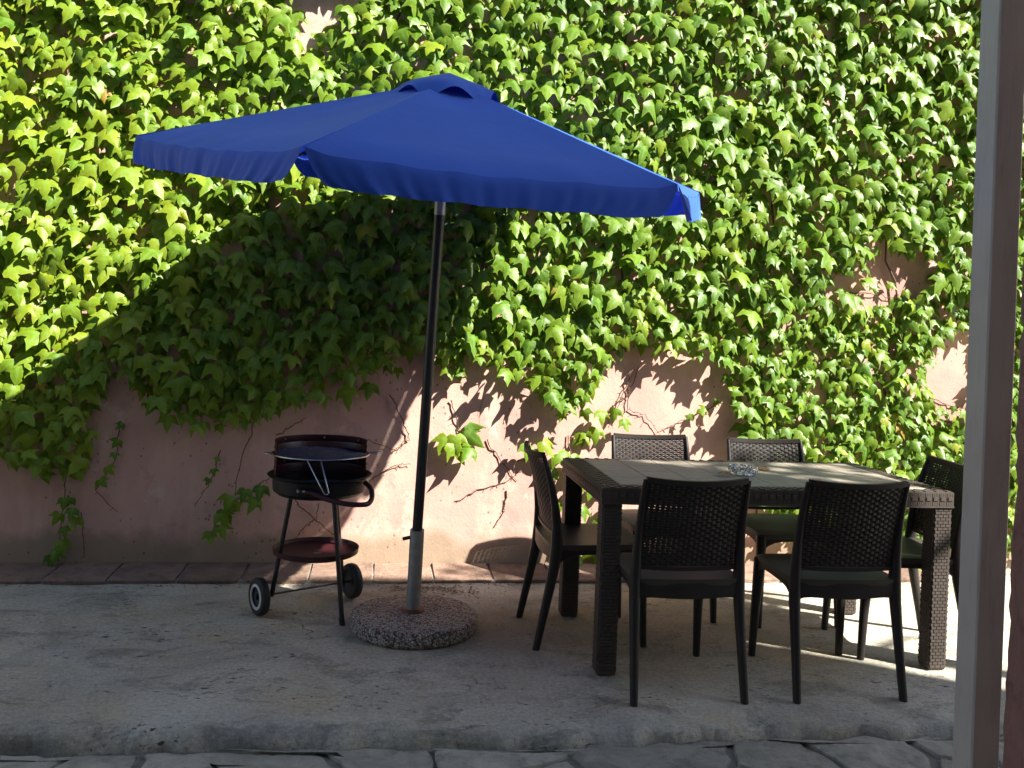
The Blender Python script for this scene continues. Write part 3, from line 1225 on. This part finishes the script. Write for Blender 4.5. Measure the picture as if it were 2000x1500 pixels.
    for r, z in prof[1:-1]:
        rings.append([(r * math.cos(6.2832 * j / S) * (1 + 0.006 * math.sin(3 * 6.2832 * j / S)), r * math.sin(6.2832 * j / S), z - 0.012 + random.uniform(-.001, .001)) for j in range(S)])
    mb = MB()
    mb.loft(rings)
    mb.build('disc', 'terrazzo', base, 50)
    tb = Vector((0.161, 3.992, 0.07)) - foot
    tt = (base_p + pd * 0.03) - foot
    td = (tt - tb).normalized()
    mb = MB()
    mb.tube([tb, tt], 0.0315, 24)
    mb.build('tube', 'galv', base, 40)
    mb = MB()
    mb.lathe([(0.032, 0.012), (0.05, 0.010), (0.052, 0.0)], 24, (tb.x, tb.y, 0.075))
    mb.build('collar', 'rust', base, 40)
    mb = MB()
    s0 = tt - td * 0.035
    mb.tube([s0 + Vector((-0.028, 0, 0)), s0 + Vector((-0.062, -0.008, -0.006))], 0.008, 10)
    mb.build('clamp_screw', 'rust', base, 40)


make_umbrella()


# ------------------------------------------------------------------ charcoal grill
def make_grill():
    cx, cyy = -0.285, 4.22
    r = thing('charcoal_grill', 'round burgundy charcoal grill on three legs with two wheels', 'grill', (cx, cyy, 0))

    def P(x, y, z):
        return (x - cx, y - cyy, z)
    w1, w2, f3 = Vector((-0.535, 4.18, 0.085)), Vector((-0.128, 4.43, 0.085)), Vector((-0.150, 4.035, 0.0))
    ax = (w2 - w1).normalized()
    # bowl
    mb = MB()
    mb.lathe([(0.0, 0.545), (0.12, 0.547), (0.19, 0.556), (0.213, 0.575), (0.217, 0.632), (0.236, 0.641), (0.240, 0.648), (0.234, 0.651), (0.212, 0.640), (0.206, 0.58), (0.18, 0.565), (0.0, 0.556)], 56)
    bowl = mb.build('bowl', 'soot', r, 40)
    # ash in the bowl
    mb = MB()
    mb.lathe([(0.198, 0.585), (0.10, 0.592), (0.0, 0.590)], 32)
    mb.build('ash', simple('ash', (0.06, 0.065, 0.065), 0.95, 0, 0.5, 30, 0.4), bowl, True)
    # windscreen: back and left side, with slots for the grate
    a0, a1 = math.radians(8), math.radians(205)
    mb = MB()
    t = 0.003
    mb.lathe([(0.2105, 0.625), (0.2105, 0.665), (0.2135, 0.668), (0.2135, 0.672), (0.2105, 0.675), (0.2105, 0.765), (0.2135, 0.768), (0.2135, 0.774), (0.2105, 0.777), (0.2105, 0.800), (0.2125, 0.804),
              (0.2095 - t, 0.802), (0.2075, 0.777), (0.2105, 0.772), (0.2075, 0.765), (0.2075, 0.675), (0.2105, 0.670), (0.2075, 0.665), (0.2075, 0.625)], 60, (0, 0, 0), a0, a1)
    ws = mb.build('windscreen', 'burgundy', r, 35)
    for ang in (35, 90, 150):
        a = math.radians(ang)
        for z in (0.69, 0.74, 0.79):
            b = MB()
            c = Vector((0.2055 * math.cos(a), 0.2055 * math.sin(a), z))
            d = Vector((-math.cos(a), -math.sin(a), 0))
            b.tube([c, c + d * 0.004], 0.005, 8)
            b.build('bolt', 'chrome', ws)
    # notched rack on the open edge of the windscreen
    mb = MB()
    ea = a0
    ex, eyy = 0.209 * math.cos(ea), 0.209 * math.sin(ea)
    for i in range(6):
        z = 0.64 + i * 0.026
        mb.box((ex - 0.004, eyy - 0.014, z), (ex + 0.003, eyy + 0.002, z + 0.014))
    mb.build('notch_rack', 'burgundy', ws)
    # grate
    gz = 0.742
    g = MB()
    ring = [(0.222 * math.cos(2 * math.pi * k / 48), 0.222 * math.sin(2 * math.pi * k / 48), gz) for k in range(49)]
    g.tube(ring, 0.0036, 6, False)
    gr = g.build('grate', 'chrome', r, True)
    g = MB()
    rot = Matrix.Rotation(math.radians(33), 4, 'Z')
    for i in range(-10, 11):
        y = i * 0.0205
        h = math.sqrt(max(0, 0.221 ** 2 - y * y))
        g.tube([rot @ Vector((-h, y, gz + 0.002)), rot @ Vector((h, y, gz + 0.002))], 0.0019, 5)
        if i % 2 == 0:
            g.tube([rot @ Vector((y, -h, gz - 0.001)), rot @ Vector((y, h, gz - 0.001))], 0.0019, 5)
    o = g.build('grate_wires', 'dark_wire', gr)
    o['kind'] = 'stuff'
    g = MB()
    g.tube([(-0.045, -0.217, gz), (0.035, -0.262, gz - 0.135), (0.040, -0.266, gz - 0.142), (0.050, -0.264, gz - 0.144), (0.057, -0.258, gz - 0.138), (0.015, -0.221, gz)], 0.0032, 6)
    g.build('lifting_handle', 'chrome', gr, True)
    for s, ang in ((1, 12), (-1, 188)):
        a = math.radians(ang)
        g = MB()
        c = Vector((0.22 * math.cos(a), 0.22 * math.sin(a), gz))
        d = Vector((math.cos(a), math.sin(a), 0))
        e = Vector((-d.y, d.x, 0)) * 0.018
        ln = 0.065 if s == 1 else 0.03
        g.tube([c - e, c - e * .8 + d * ln, c + e * .8 + d * ln, c + e], 0.0026, 6)
        g.build('side_hook', 'chrome', gr, True)
    # legs
    tops = [Vector((-0.115, -0.10, 0.585)), Vector((0.06, 0.15, 0.585)), Vector((0.072, -0.145, 0.585))]
    ends = [Vector(P(w1.x + 0.05, w1.y + 0.035, 0.075)), Vector(P(w2.x - 0.04, w2.y - 0.03, 0.075)), Vector(P(f3.x, f3.y, 0.0))]
    for a, b in zip(tops, ends):
        mb = MB()
        mb.bar([b, a], 0.021, 0.021, 0.3)
        leg = mb.build('leg', 'black_paint', r, 40)
    mb = MB()
    mb.bar([ends[2] + Vector((0, 0, -0.0)), ends[2] + Vector((-0.005, -0.004, 0.03))], 0.026, 0.026, 0.3)
    mb.build('foot_cap', 'rubber', leg)
    # tray
    mb = MB()
    mb.lathe([(0.0, 0.262), (0.182, 0.262), (0.192, 0.268), (0.196, 0.285), (0.199, 0.285), (0.196, 0.262), (0.186, 0.256), (0.0, 0.256)], 56)
    mb.build('tray', 'burgundy', r, 40, (-0.008, 0.03, 0.012))
    mb = MB()
    mb.box((-0.016, -0.004, 0.2745), (0.016, 0.004, 0.2755))
    mb.build('maker_label', 'white_plastic', r)
    # axle and wheels
    mb = MB()
    mb.tube([P(*w1), P(*w2)], 0.0045, 8)
    mb.build('axle', 'dark_wire', r, True)
    for c, s in ((w1, -1), (w2, 1)):
        d = ax * s
        up = Vector((0, 0, 1))
        sd = up.cross(d)
        wheel = bpy.data.objects.new('wheel', None)
        col.objects.link(wheel)
        wheel.parent = r
        wheel.empty_display_size = 0.05
        wheel.location = P(*c)
        wheel.rotation_euler = Matrix((sd, up, d)).transposed().to_euler()
        mb = MB()
        mb.lathe([(0.056, -0.016), (0.074, -0.021), (0.082, -0.017), (0.085, -0.008), (0.085, 0.008), (0.082, 0.017), (0.074, 0.021), (0.056, 0.016)], 40)
        mb.build('tyre', 'rubber', wheel, 50)
        mb = MB()
        mb.lathe([(0.059, 0.0185), (0.047, 0.0205), (0.046, 0.015)], 40)
        mb.build('white_ring', 'white_plastic', wheel, 50)
        mb = MB()
        mb.lathe([(0.0, 0.021), (0.012, 0.021), (0.014, 0.010), (0.047, 0.006), (0.057, 0.014), (0.057, -0.014), (0.047, -0.006), (0.014, -0.012), (0.0, -0.012)], 32)
        mb.build('rim', 'rubber', wheel, 50)
    # tubular handle on the front
    mb = MB()
    pts = [(-0.085, -0.212, 0.605), (-0.02, -0.226, 0.597), (0.05, -0.25, 0.575), (0.13, -0.27, 0.56), (0.20, -0.262, 0.555), (0.232, -0.238, 0.557), (0.245, -0.19, 0.575), (0.238, -0.14, 0.605), (0.21, -0.085, 0.622)]
    sm = []
    for i in range(len(pts) - 1):
        p0, p1, p2, p3 = [Vector(pts[max(0, min(len(pts) - 1, i + q))]) for q in (-1, 0, 1, 2)]
        for t in (0, .25, .5, .75):
            sm.append(0.5 * ((2 * p1) + (-p0 + p2) * t + (2 * p0 - 5 * p1 + 4 * p2 - p3) * t * t + (-p0 + 3 * p1 - 3 * p2 + p3) * t ** 3))
    sm.append(Vector(pts[-1]))
    mb.tube(sm, 0.0115, 12)
    h = mb.build('handle', 'burgundy', r, True)
    for x in (-0.075, -0.05):
        b = MB()
        b.tube([(x, -0.222, 0.605), (x - 0.003, -0.2345, 0.605)], 0.006, 8)
        b.build('bolt', 'chrome', h)


make_grill()


# ------------------------------------------------------------------ dining table
TX0, TX1, TY0, TY1, TH = 0.862, 2.362, 3.395, 4.195, 0.75


def make_table():
    cx, cyy = (TX0 + TX1) / 2, (TY0 + TY1) / 2
    W, D = TX1 - TX0, TY1 - TY0
    t = thing('dining_table', 'dark woven-look resin table with tiled top among six chairs', 'table', (cx, cyy, 0))
    x0, x1, y0, y1 = -W / 2, W / 2, -D / 2, D / 2
    bw = 0.085
    ap = 0.068
    # frame of the top
    mb = MB()
    mb.box((x0, y0, TH - ap), (x1, y0 + 0.02, TH - 0.006))
    mb.box((x0, y1 - 0.02, TH - ap), (x1, y1, TH - 0.006))
    mb.box((x0, y0 + 0.02, TH - ap), (x0 + 0.02, y1 - 0.02, TH - 0.006))
    mb.box((x1 - 0.02, y0 + 0.02, TH - ap), (x1, y1 - 0.02, TH - 0.006))
    apron = mb.build('apron', 'table', t)
    rel = MB()

    # apron relief: upright ribs with a row of raised squares
    def ribs(L, place):
        n = int(L / 0.032)
        p = L / n
        for i in range(n):
            a = -L / 2 + i * p
            for q in range(4):
                b = a + p * (0.06 + 0.235 * q)
                rel.box((b, -0.002, TH - ap + 0.006), (b + p * 0.19, 0.001, TH - 0.010), place)
            rel.box((a + p * .2, -0.0045, TH - ap + 0.027), (a + p * 0.8, 0.001, TH - ap + 0.043), place)
        rel.box((-L / 2, -0.0035, TH - ap - 0.0015), (L / 2, 0.001, TH - ap + 0.005), place)
    ribs(W, Matrix.Translation((0, y0, 0)))
    ribs(W, Matrix.Translation((0, y1, 0)) @ Matrix.Rotation(math.pi, 4, 'Z'))
    ribs(D, Matrix.Translation((x0, 0, 0)) @ Matrix.Rotation(-math.pi / 2, 4, 'Z'))
    ribs(D, Matrix.Translation((x1, 0, 0)) @ Matrix.Rotation(math.pi / 2, 4, 'Z'))
    o = rel.build('apron_weave', 'table', apron)
    o['kind'] = 'stuff'
    # top slab and woven borders
    mb = MB()
    mb.box((x0 + 0.004, y0 + 0.004, TH - 0.03), (x1 - 0.004, y1 - 0.004, TH - 0.009))
    top = mb.build('top', 'table', t)
    wv = MB()
    for sx in (-1, 1):
        n = 34
        for i in range(n):
            a = y0 + 0.06 + (D - 0.12) * i / n
            b = (D - 0.12) / n
            xa = x0 + 0.006 if sx < 0 else x1 - bw
            for q in range(3):
                xx = xa + (bw - 0.006) * q / 3
                up = 0.0028 if (i + q) % 2 else 0.0
                wv.box((xx, a + b * 0.1, TH - 0.010), (xx + (bw - 0.008) / 3, a + b * 0.9, TH - 0.0045 + up))
    n = 62
    for sy_ in (-1, 1):
        for i in range(n):
            a = x0 + 0.006 + (W - 0.012) * i / n
            b = (W - 0.012) / n
            ya = y0 + 0.006 if sy_ < 0 else y1 - 0.06
            for q in range(2):
                yy = ya + 0.054 * q / 2
                up = 0.0028 if (i + q) % 2 else 0.0
                wv.box((a + b * 0.1, yy, TH - 0.010), (a + b * 0.9, yy + 0.025, TH - 0.0045 + up))
    o = wv.build('border_weave', 'table', top)
    o['kind'] = 'stuff'
    # tiles
    nx, ny = 8, 4
    ix0, ix1, iy0, iy1 = x0 + bw, x1 - bw, y0 + 0.062, y1 - 0.062
    tw, td = (ix1 - ix0) / nx, (iy1 - iy0) / ny
    tm = MB()
    e = 0.0009
    a, b = tw / 2 - e, td / 2 - e
    tm.loft([[(-a, -b, 0), (a, -b, 0), (a, b, 0), (-a, b, 0)], [(-a, -b, .007), (a, -b, .007), (a, b, .007), (-a, b, .007)], [(-a + .0025, -b + .0025, .0086), (a - .0025, -b + .0025, .0086), (a - .0025, b - .0025, .0086), (-a + .0025, b - .0025, .0086)]])
    proto = None
    for i in range(nx):
        for j in range(ny):
            loc = (ix0 + tw * (i + .5), iy0 + td * (j + .5), TH - 0.0095)
            if proto is None:
                proto = tm.build('tile', 'tile', top, False, loc)
            else:
                c = proto.copy()
                col.objects.link(c)
                c.location = loc
    # legs with basket relief
    lw = 0.078
    core = MB()
    core.bar([(0, 0, 0.0), (0, 0, 0.006), (0, 0, TH - 0.03)], [lw - 0.02, lw - 0.004, lw - 0.004], [lw - 0.02, lw - 0.004, lw - 0.004], 0.05)
    wl = MB()
    for side in range(4):
        R = Matrix.Rotation(side * math.pi / 2, 4, 'Z') @ Matrix.Translation((0, -lw / 2 + 0.003, 0))
        rows = 50
        for i in range(rows):
            z = 0.012 + (TH - ap - 0.016) * i / rows
            h = (TH - ap) / rows
            for q in range(3):
                c = -lw / 2 + 0.004 + (lw - 0.008) * (q + (0.5 if i % 2 else 0)) / 3 + 0.002
                c1 = min(c + 0.0205, lw / 2 - 0.003)
                if c1 - c < 0.004:
                    continue
                wl.box((c, -0.0045, z + h * 0.12), (c1, 0.002, z + h * 0.88), R)
            if i % 2:
                wl.box((-lw / 2 + 0.003, -0.0045, z + h * 0.12), (-lw / 2 + 0.0135, 0.002, z + h * 0.88), R)
    first = None
    for (x, y) in ((x0 + lw / 2 + .004, y0 + lw / 2 + .004), (x1 - lw / 2 - .004, y0 + lw / 2 + .004), (x0 + lw / 2 + .004, y1 - lw / 2 - .004), (x1 - lw / 2 - .004, y1 - lw / 2 - .004)):
        if first is None:
            first = core.build('leg', 'table', t, 40, (x, y, 0))
            o = wl.build('leg_weave', 'table', first)
            o['kind'] = 'stuff'
        else:
            c = copy_tree(first, t)
            c.location = (x, y, 0)


make_table()


# ------------------------------------------------------------------ chairs
def make_chair():
    """faces +y; origin on the floor below the seat"""
    t = thing('chair', '', 'chair')
    zs = [0.0, 0.12, 0.25, 0.36, 0.44, 0.52, 0.60, 0.68, 0.76, 0.825]
    ys = [-0.245, -0.222, -0.196, -0.176, -0.168, -0.171, -0.181, -0.197, -0.219, -0.242]
    xs = [0.212, 0.209, 0.206, 0.204, 0.203, 0.202, 0.201, 0.200, 0.199, 0.197]
    wx = [0.026, 0.029, 0.032, 0.036, 0.038, 0.032, 0.026, 0.022, 0.019, 0.016]
    wy = [0.030, 0.034, 0.040, 0.046, 0.050, 0.042, 0.034, 0.028, 0.024, 0.020]
    for s in (-1, 1):
        mb = MB()
        mb.bar([(s * x, y, z) for x, y, z in zip(xs, ys, zs)], wx, wy, 0.28)
        mb.build('rear_leg', 'plastic', t, 50)
    for s in (-1, 1):
        mb = MB()
        mb.bar([(s * 0.196, 0.232, 0.0), (s * 0.192, 0.222, 0.2), (s * 0.186, 0.205, 0.425)], [0.026, 0.033, 0.044], [0.026, 0.033, 0.046], 0.22)
        mb.build('front_leg', 'plastic', t, 50)
    # seat: dished plate
    n, m = 15, 15
    top, bot = [], []
    for i in range(n):
        for j in range(m):
            a, b = -1 + 2 * i / (n - 1), -1 + 2 * j / (m - 1)
            hw = 0.212 - 0.006 * b
            x = a * hw * (1 - 0.03 * b ** 6)
            y = 0.02 + b * 0.212 * (1 - 0.05 * a ** 6)
            if b < 0:
                y += -0.012 * (1 - a * a) * (-b)
            z = 0.447 - 0.012 * (1 - a * a) * (1 - b * b) - 0.010 * max(0, b - 0.75) / 0.25 - 0.003 * a ** 8
            top.append((x, y, z))
            bot.append((x * 0.985, y * 0.99, z - 0.024))
    o = n * m
    fs = []
    for i in range(n - 1):
        for j in range(m - 1):
            q = i * m + j
            fs.append((q, q + m, q + m + 1, q + 1))
            fs.append((o + q, o + q + 1, o + q + m + 1, o + q + m))
    for j in range(m - 1):
        fs.append((j, j + 1, o + j + 1, o + j))
        q = (n - 1) * m + j
        fs.append((q + 1, q, o + q, o + q + 1))
    for i in range(n - 1):
        q = i * m
        fs.append((q + m, q, o + q, o + q + m))
        q = i * m + m - 1
        fs.append((q, q + m, o + q + m, o + q))
    mb = MB()
    mb.add(top + bot, fs)
    mb.build('seat', 'seat', t, 45)
    # seat rail: curved skirt at the back, arches to the legs at the sides and front
    mb = MB()
    rings = []
    for i in range(17):
        a = -1 + 2 * i / 16
        x, y = a * 0.200, -0.178 - 0.016 * (1 - a * a)
        lo = 0.385 - 0.012 * (1 - a * a) - 0.02 * abs(a) ** 8
        rings.append([(x, y - 0.009, lo), (x, y + 0.009, lo), (x, y + 0.012, 0.432), (x, y - 0.009, 0.432)])
    mb.loft(rings)
    for s in (-1, 1):
        rings = []
        for i in range(13):
            u = i / 12
            y = -0.172 + 0.385 * u
            x = s * (0.203 - 0.014 * u)
            lo = 0.400 - 0.05 * (abs(2 * u - 1) ** 5)
            rings.append([(x - 0.010, y, lo), (x + 0.010, y, lo), (x + 0.010, y, 0.43), (x - 0.010, y, 0.43)])
        mb.loft(rings)
    rings = []
    for i in range(13):
        a = -1 + 2 * i / 12
        x, y = a * 0.188, 0.214
        lo = 0.402 - 0.05 * abs(a) ** 5
        rings.append([(x, y - 0.010, lo), (x, y + 0.010, lo), (x, y + 0.010, 0.428), (x, y - 0.010, 0.428)])
    mb.loft(rings)
    mb.build('seat_rail', 'plastic', t, 45)

    # back: woven panel in a thin rim
    def bp(s, z, off=0.0):
        yy = float(np.interp(z, zs, ys))
        hw = float(np.interp(z, zs, xs)) - 0.004
        return Vector((s * hw, yy - 0.034 * (1 - s * s) * min(1, (z - 0.40) / 0.25) + off, z))
    z0, z1 = 0.492, 0.806
    for nm, zc, hh, th in (('top_rail', 0.815, 0.020, 0.020), ('bottom_rail', 0.487, 0.014, 0.016)):
        mb = MB()
        rings = []
        for i in range(33):
            s = -1 + 2 * i / 32
            dz = 0.010 * (s * s) if zc > 0.7 else -0.006 * (1 - s * s)
            c = bp(s, zc + dz)
            rings.append([c + Vector((0, -th / 2, -hh / 2)), c + Vector((0, th / 2, -hh / 2)), c + Vector((0, th / 2, hh / 2)), c + Vector((0, -th / 2, hh / 2))])
        mb.loft(rings)
        mb.build(nm, 'plastic', t, 45)
    wv = MB()
    rows, stakes = 30, 20
    pitch = (z1 - z0) / rows
    for i in range(rows):
        z = z0 + pitch * (i + 0.5)
        dzf = 0.010 * (i / rows) ** 2
        rings = []
        seg = stakes * 3
        for k in range(seg + 1):
            s = -0.985 + 1.97 * k / seg
            o_ = 0.0026 * math.sin(math.pi * (k / 3.0 + i))
            zz = z + dzf * s * s
            c = bp(s, zz, o_)
            h = pitch * 0.43
            rings.append([c + Vector((0, -0.0017, -h)), c + Vector((0, 0.0017, -h)), c + Vector((0, 0.0017, h)), c + Vector((0, -0.0017, h))])
        wv.loft(rings)
    for k in range(stakes):
        s = -0.985 + 1.97 * (k + 0.5) / stakes
        rings = []
        for i in range(9):
            z = z0 + (z1 - z0 + 0.006) * i / 8
            c = bp(s, z)
            h = 0.0072
            rings.append([c + Vector((-h, -0.0014, 0)), c + Vector((h, -0.0014, 0)), c + Vector((h, 0.0014, 0)), c + Vector((-h, 0.0014, 0))])
        wv.loft(rings)
    o = wv.build('woven_back', 'plastic', t)
    o['kind'] = 'stuff'
    return t


chair0 = make_chair()
H_PI = math.pi / 2
CHAIRS = [((1.153, 3.375), 0.0, 'dark woven-back chair seen from behind, farther from the grey post'),
          ((1.785, 3.365), -0.02, 'dark woven-back chair seen from behind, nearer the grey post'),
          ((0.915, 3.915), -H_PI + 0.02, 'dark woven-back chair at the left end of the table, seen sideways'),
          ((1.385, 4.255), math.pi + 0.01, 'dark woven-back chair on the wall side of the table, left of the ashtray'),
          ((1.975, 4.175), math.pi - 0.02, 'dark woven-back chair on the wall side of the table, right of the ashtray'),
          ((2.30, 3.70), H_PI - 0.10, 'dark woven-back chair at the right end of the table, partly behind the post')]
for k, ((x, y), rz, lab) in enumerate(CHAIRS):
    c = chair0 if k == 0 else copy_tree(chair0)
    c.location = (x, y, 0.0)
    c.rotation_euler = (0, 0, rz)
    c['label'] = lab
    c['group'] = 'matching resin chairs round the table'


# ------------------------------------------------------------------ tree beside the house (its crown dapples the table)
def make_tree():
    c = Vector((6.24, 0.93, 5.3))
    t = thing('shade_tree', 'leafy tree in front of the house, dappling the table', 'tree', (6.1, 1.0, -0.1))
    mb = MB()
    mb.tube([(0, 0, 0), (0.03, 0.02, 1.6), (-0.04, -0.05, 3.2), (-0.1, -0.08, 4.4), (-0.14, -0.1, 5.6)], [0.10, 0.085, 0.065, 0.045, 0.015], 10)
    for k in range(9):
        a = k * 2.4
        z = 4.2 + 0.15 * k
        mb.tube([(-0.1, -0.08, z), (-0.1 + 0.45 * math.cos(a), -0.08 + 0.45 * math.sin(a), z + 0.25), (-0.1 + 0.85 * math.cos(a), -0.08 + 0.85 * math.sin(a), z + 0.35)], [0.03, 0.018, 0.006], 6)
    mb.build('trunk', 'twig', t, True)
    V, Fc, A, off = [], [], [], 0
    clumps = [Vector((random.gauss(0, .42), random.gauss(0, .30), random.gauss(0, .30))) for _ in range(64)]
    for q in clumps:
        for _ in range(8):
            p = c + q + Vector((random.gauss(0, .10), random.gauss(0, .10), random.gauss(0, .09))) - Vector((6.1, 1.0, -0.1))
            pw = p + Vector((6.1, 1.0, -0.1))
            k = (pw.z - 0.75) / SUN.z
            hx, hy = pw.x - SUN.x * k, pw.y - SUN.y * k
            if not (1.02 < hx < 2.75 and 3.5 < hy < 4.45):
                continue          # crown kept narrow: its shade stays on the table
            n = Vector((random.gauss(0, .6), random.gauss(0, .6), 1)).normalized()
            vs, fs, at = LEAVES[random.randrange(10)]
            m = np.array(leaf_matrix(p, n, random.uniform(0, 6.28), random.uniform(.06, .11)))
            V.append(vs @ m[:3, :3].T + m[:3, 3])
            Fc.append(fs + off)
            a = at.copy()
            a[:, 0] = random.random()
            A.append(a)
            off += len(vs)
    me = bpy.data.meshes.new('crown')
    me.from_pydata(np.concatenate(V).tolist(), [], np.concatenate(Fc).tolist())
    set_attr(me, np.concatenate(A))
    o = link('crown', me, 'leaf', t, True)
    o.color = (0, 0, 0, 1)
    o['kind'] = 'stuff'


make_tree()

# ------------------------------------------------------------------ small things
def make_ashtray():
    p = at_z(1451, 927, TH)
    mb = MB()
    n = 40
    prof = [(0.0, 0.0), (0.040, 0.0), (0.050, 0.004), (0.060, 0.016), (0.064, 0.028), (0.060, 0.037), (0.052, 0.038), (0.046, 0.030), (0.038, 0.014), (0.0, 0.011)]
    rings = []
    for i, (r, z) in enumerate(prof):
        rg = []
        for k in range(n):
            a = 2 * math.pi * k / n
            f = 1.0
            if 2 <= i <= 6:
                f += 0.045 * (1 if (k + i) % 2 else -1)
            zz = z + (0.003 * math.cos(10 * a) if i in (5, 6) else 0)
            rg.append((max(r, 0.0005) * f * math.cos(a), max(r, 0.0005) * f * math.sin(a), zz))
        rings.append(rg)
    mb.loft(rings)
    o = mb.build('ashtray', 'glass', None, False, (p.x, p.y, TH + 0.0005))
    tag(o, 'round cut-glass ashtray standing on the table top', 'ashtray')
    for (u, v, rz, sc, lab) in ((1491, 919, 0.3, 0.075, 'dry brown leaf on the table right of the glass ashtray'), (1416, 929, 2.6, 0.06, 'dry brown leaf on the table left of the glass ashtray')):
        q = at_z(u, v, TH)
        vs, fs, at = LEAVES[3 if sc > .07 else 5]
        k = MB()
        vv = [(a * 0.8, b, c * 0.6) for a, b, c in vs]
        mn = min(c for a, b, c in vv)
        k.add([(a * sc, (b + .45) * sc, (c - mn) * sc) for a, b, c in vv], [tuple(f) for f in fs])
        k.add([(a * sc, (b + .45) * sc, (c - mn) * sc - 0.0006) for a, b, c in vv], [tuple(reversed(f)) for f in fs])
        o = k.build('dry_leaf', 'dry', None, True, (q.x, q.y, TH + 0.001))
        o.rotation_euler = (0, 0, rz)
        tag(o, lab, 'leaf', 'dry leaves on the table')


make_ashtray()


def make_litter():
    vs, fs = [], []

    def flake(x, y, z, s):
        a = random.uniform(0, 6.28)
        o = len(vs)
        for q in range(4):
            t = a + q * math.pi / 2
            r = s * (1.0 if q % 2 else 0.4) * random.uniform(.7, 1.2)
            vs.append((x + r * math.cos(t), y + r * math.sin(t), z + random.uniform(0.001, 0.4 * s)))
        fs.append((o, o + 1, o + 2, o + 3))
    for _ in range(420):
        c = random.random()
        u = random.gauss(830, 55) if c < .5 else random.uniform(760, 935)
        v = 1146 + abs(random.gauss(0, 7)) + (max(0, u - 850) * 0.25 * random.random())
        p = at_z(u, v)
        flake(p.x, p.y, 0.004, random.uniform(.004, .012))
    for _ in range(420):
        x = random.uniform(-2.4, 3.0)
        flake(x, 4.655 - abs(random.gauss(0, .03)), 0.003, random.uniform(.004, .012))
    for _ in range(220):
        flake(random.uniform(-1.6, 2.6), random.uniform(3.0, 4.6), 0.005, random.uniform(.002, .006))
    me = bpy.data.meshes.new('leaf_litter')
    me.from_pydata(vs, [], fs)
    o = link('leaf_litter', me, 'litter')
    o['kind'] = 'stuff'
    tag(o, 'brown leaf litter scattered on the concrete behind the parasol base', 'litter')


make_litter()
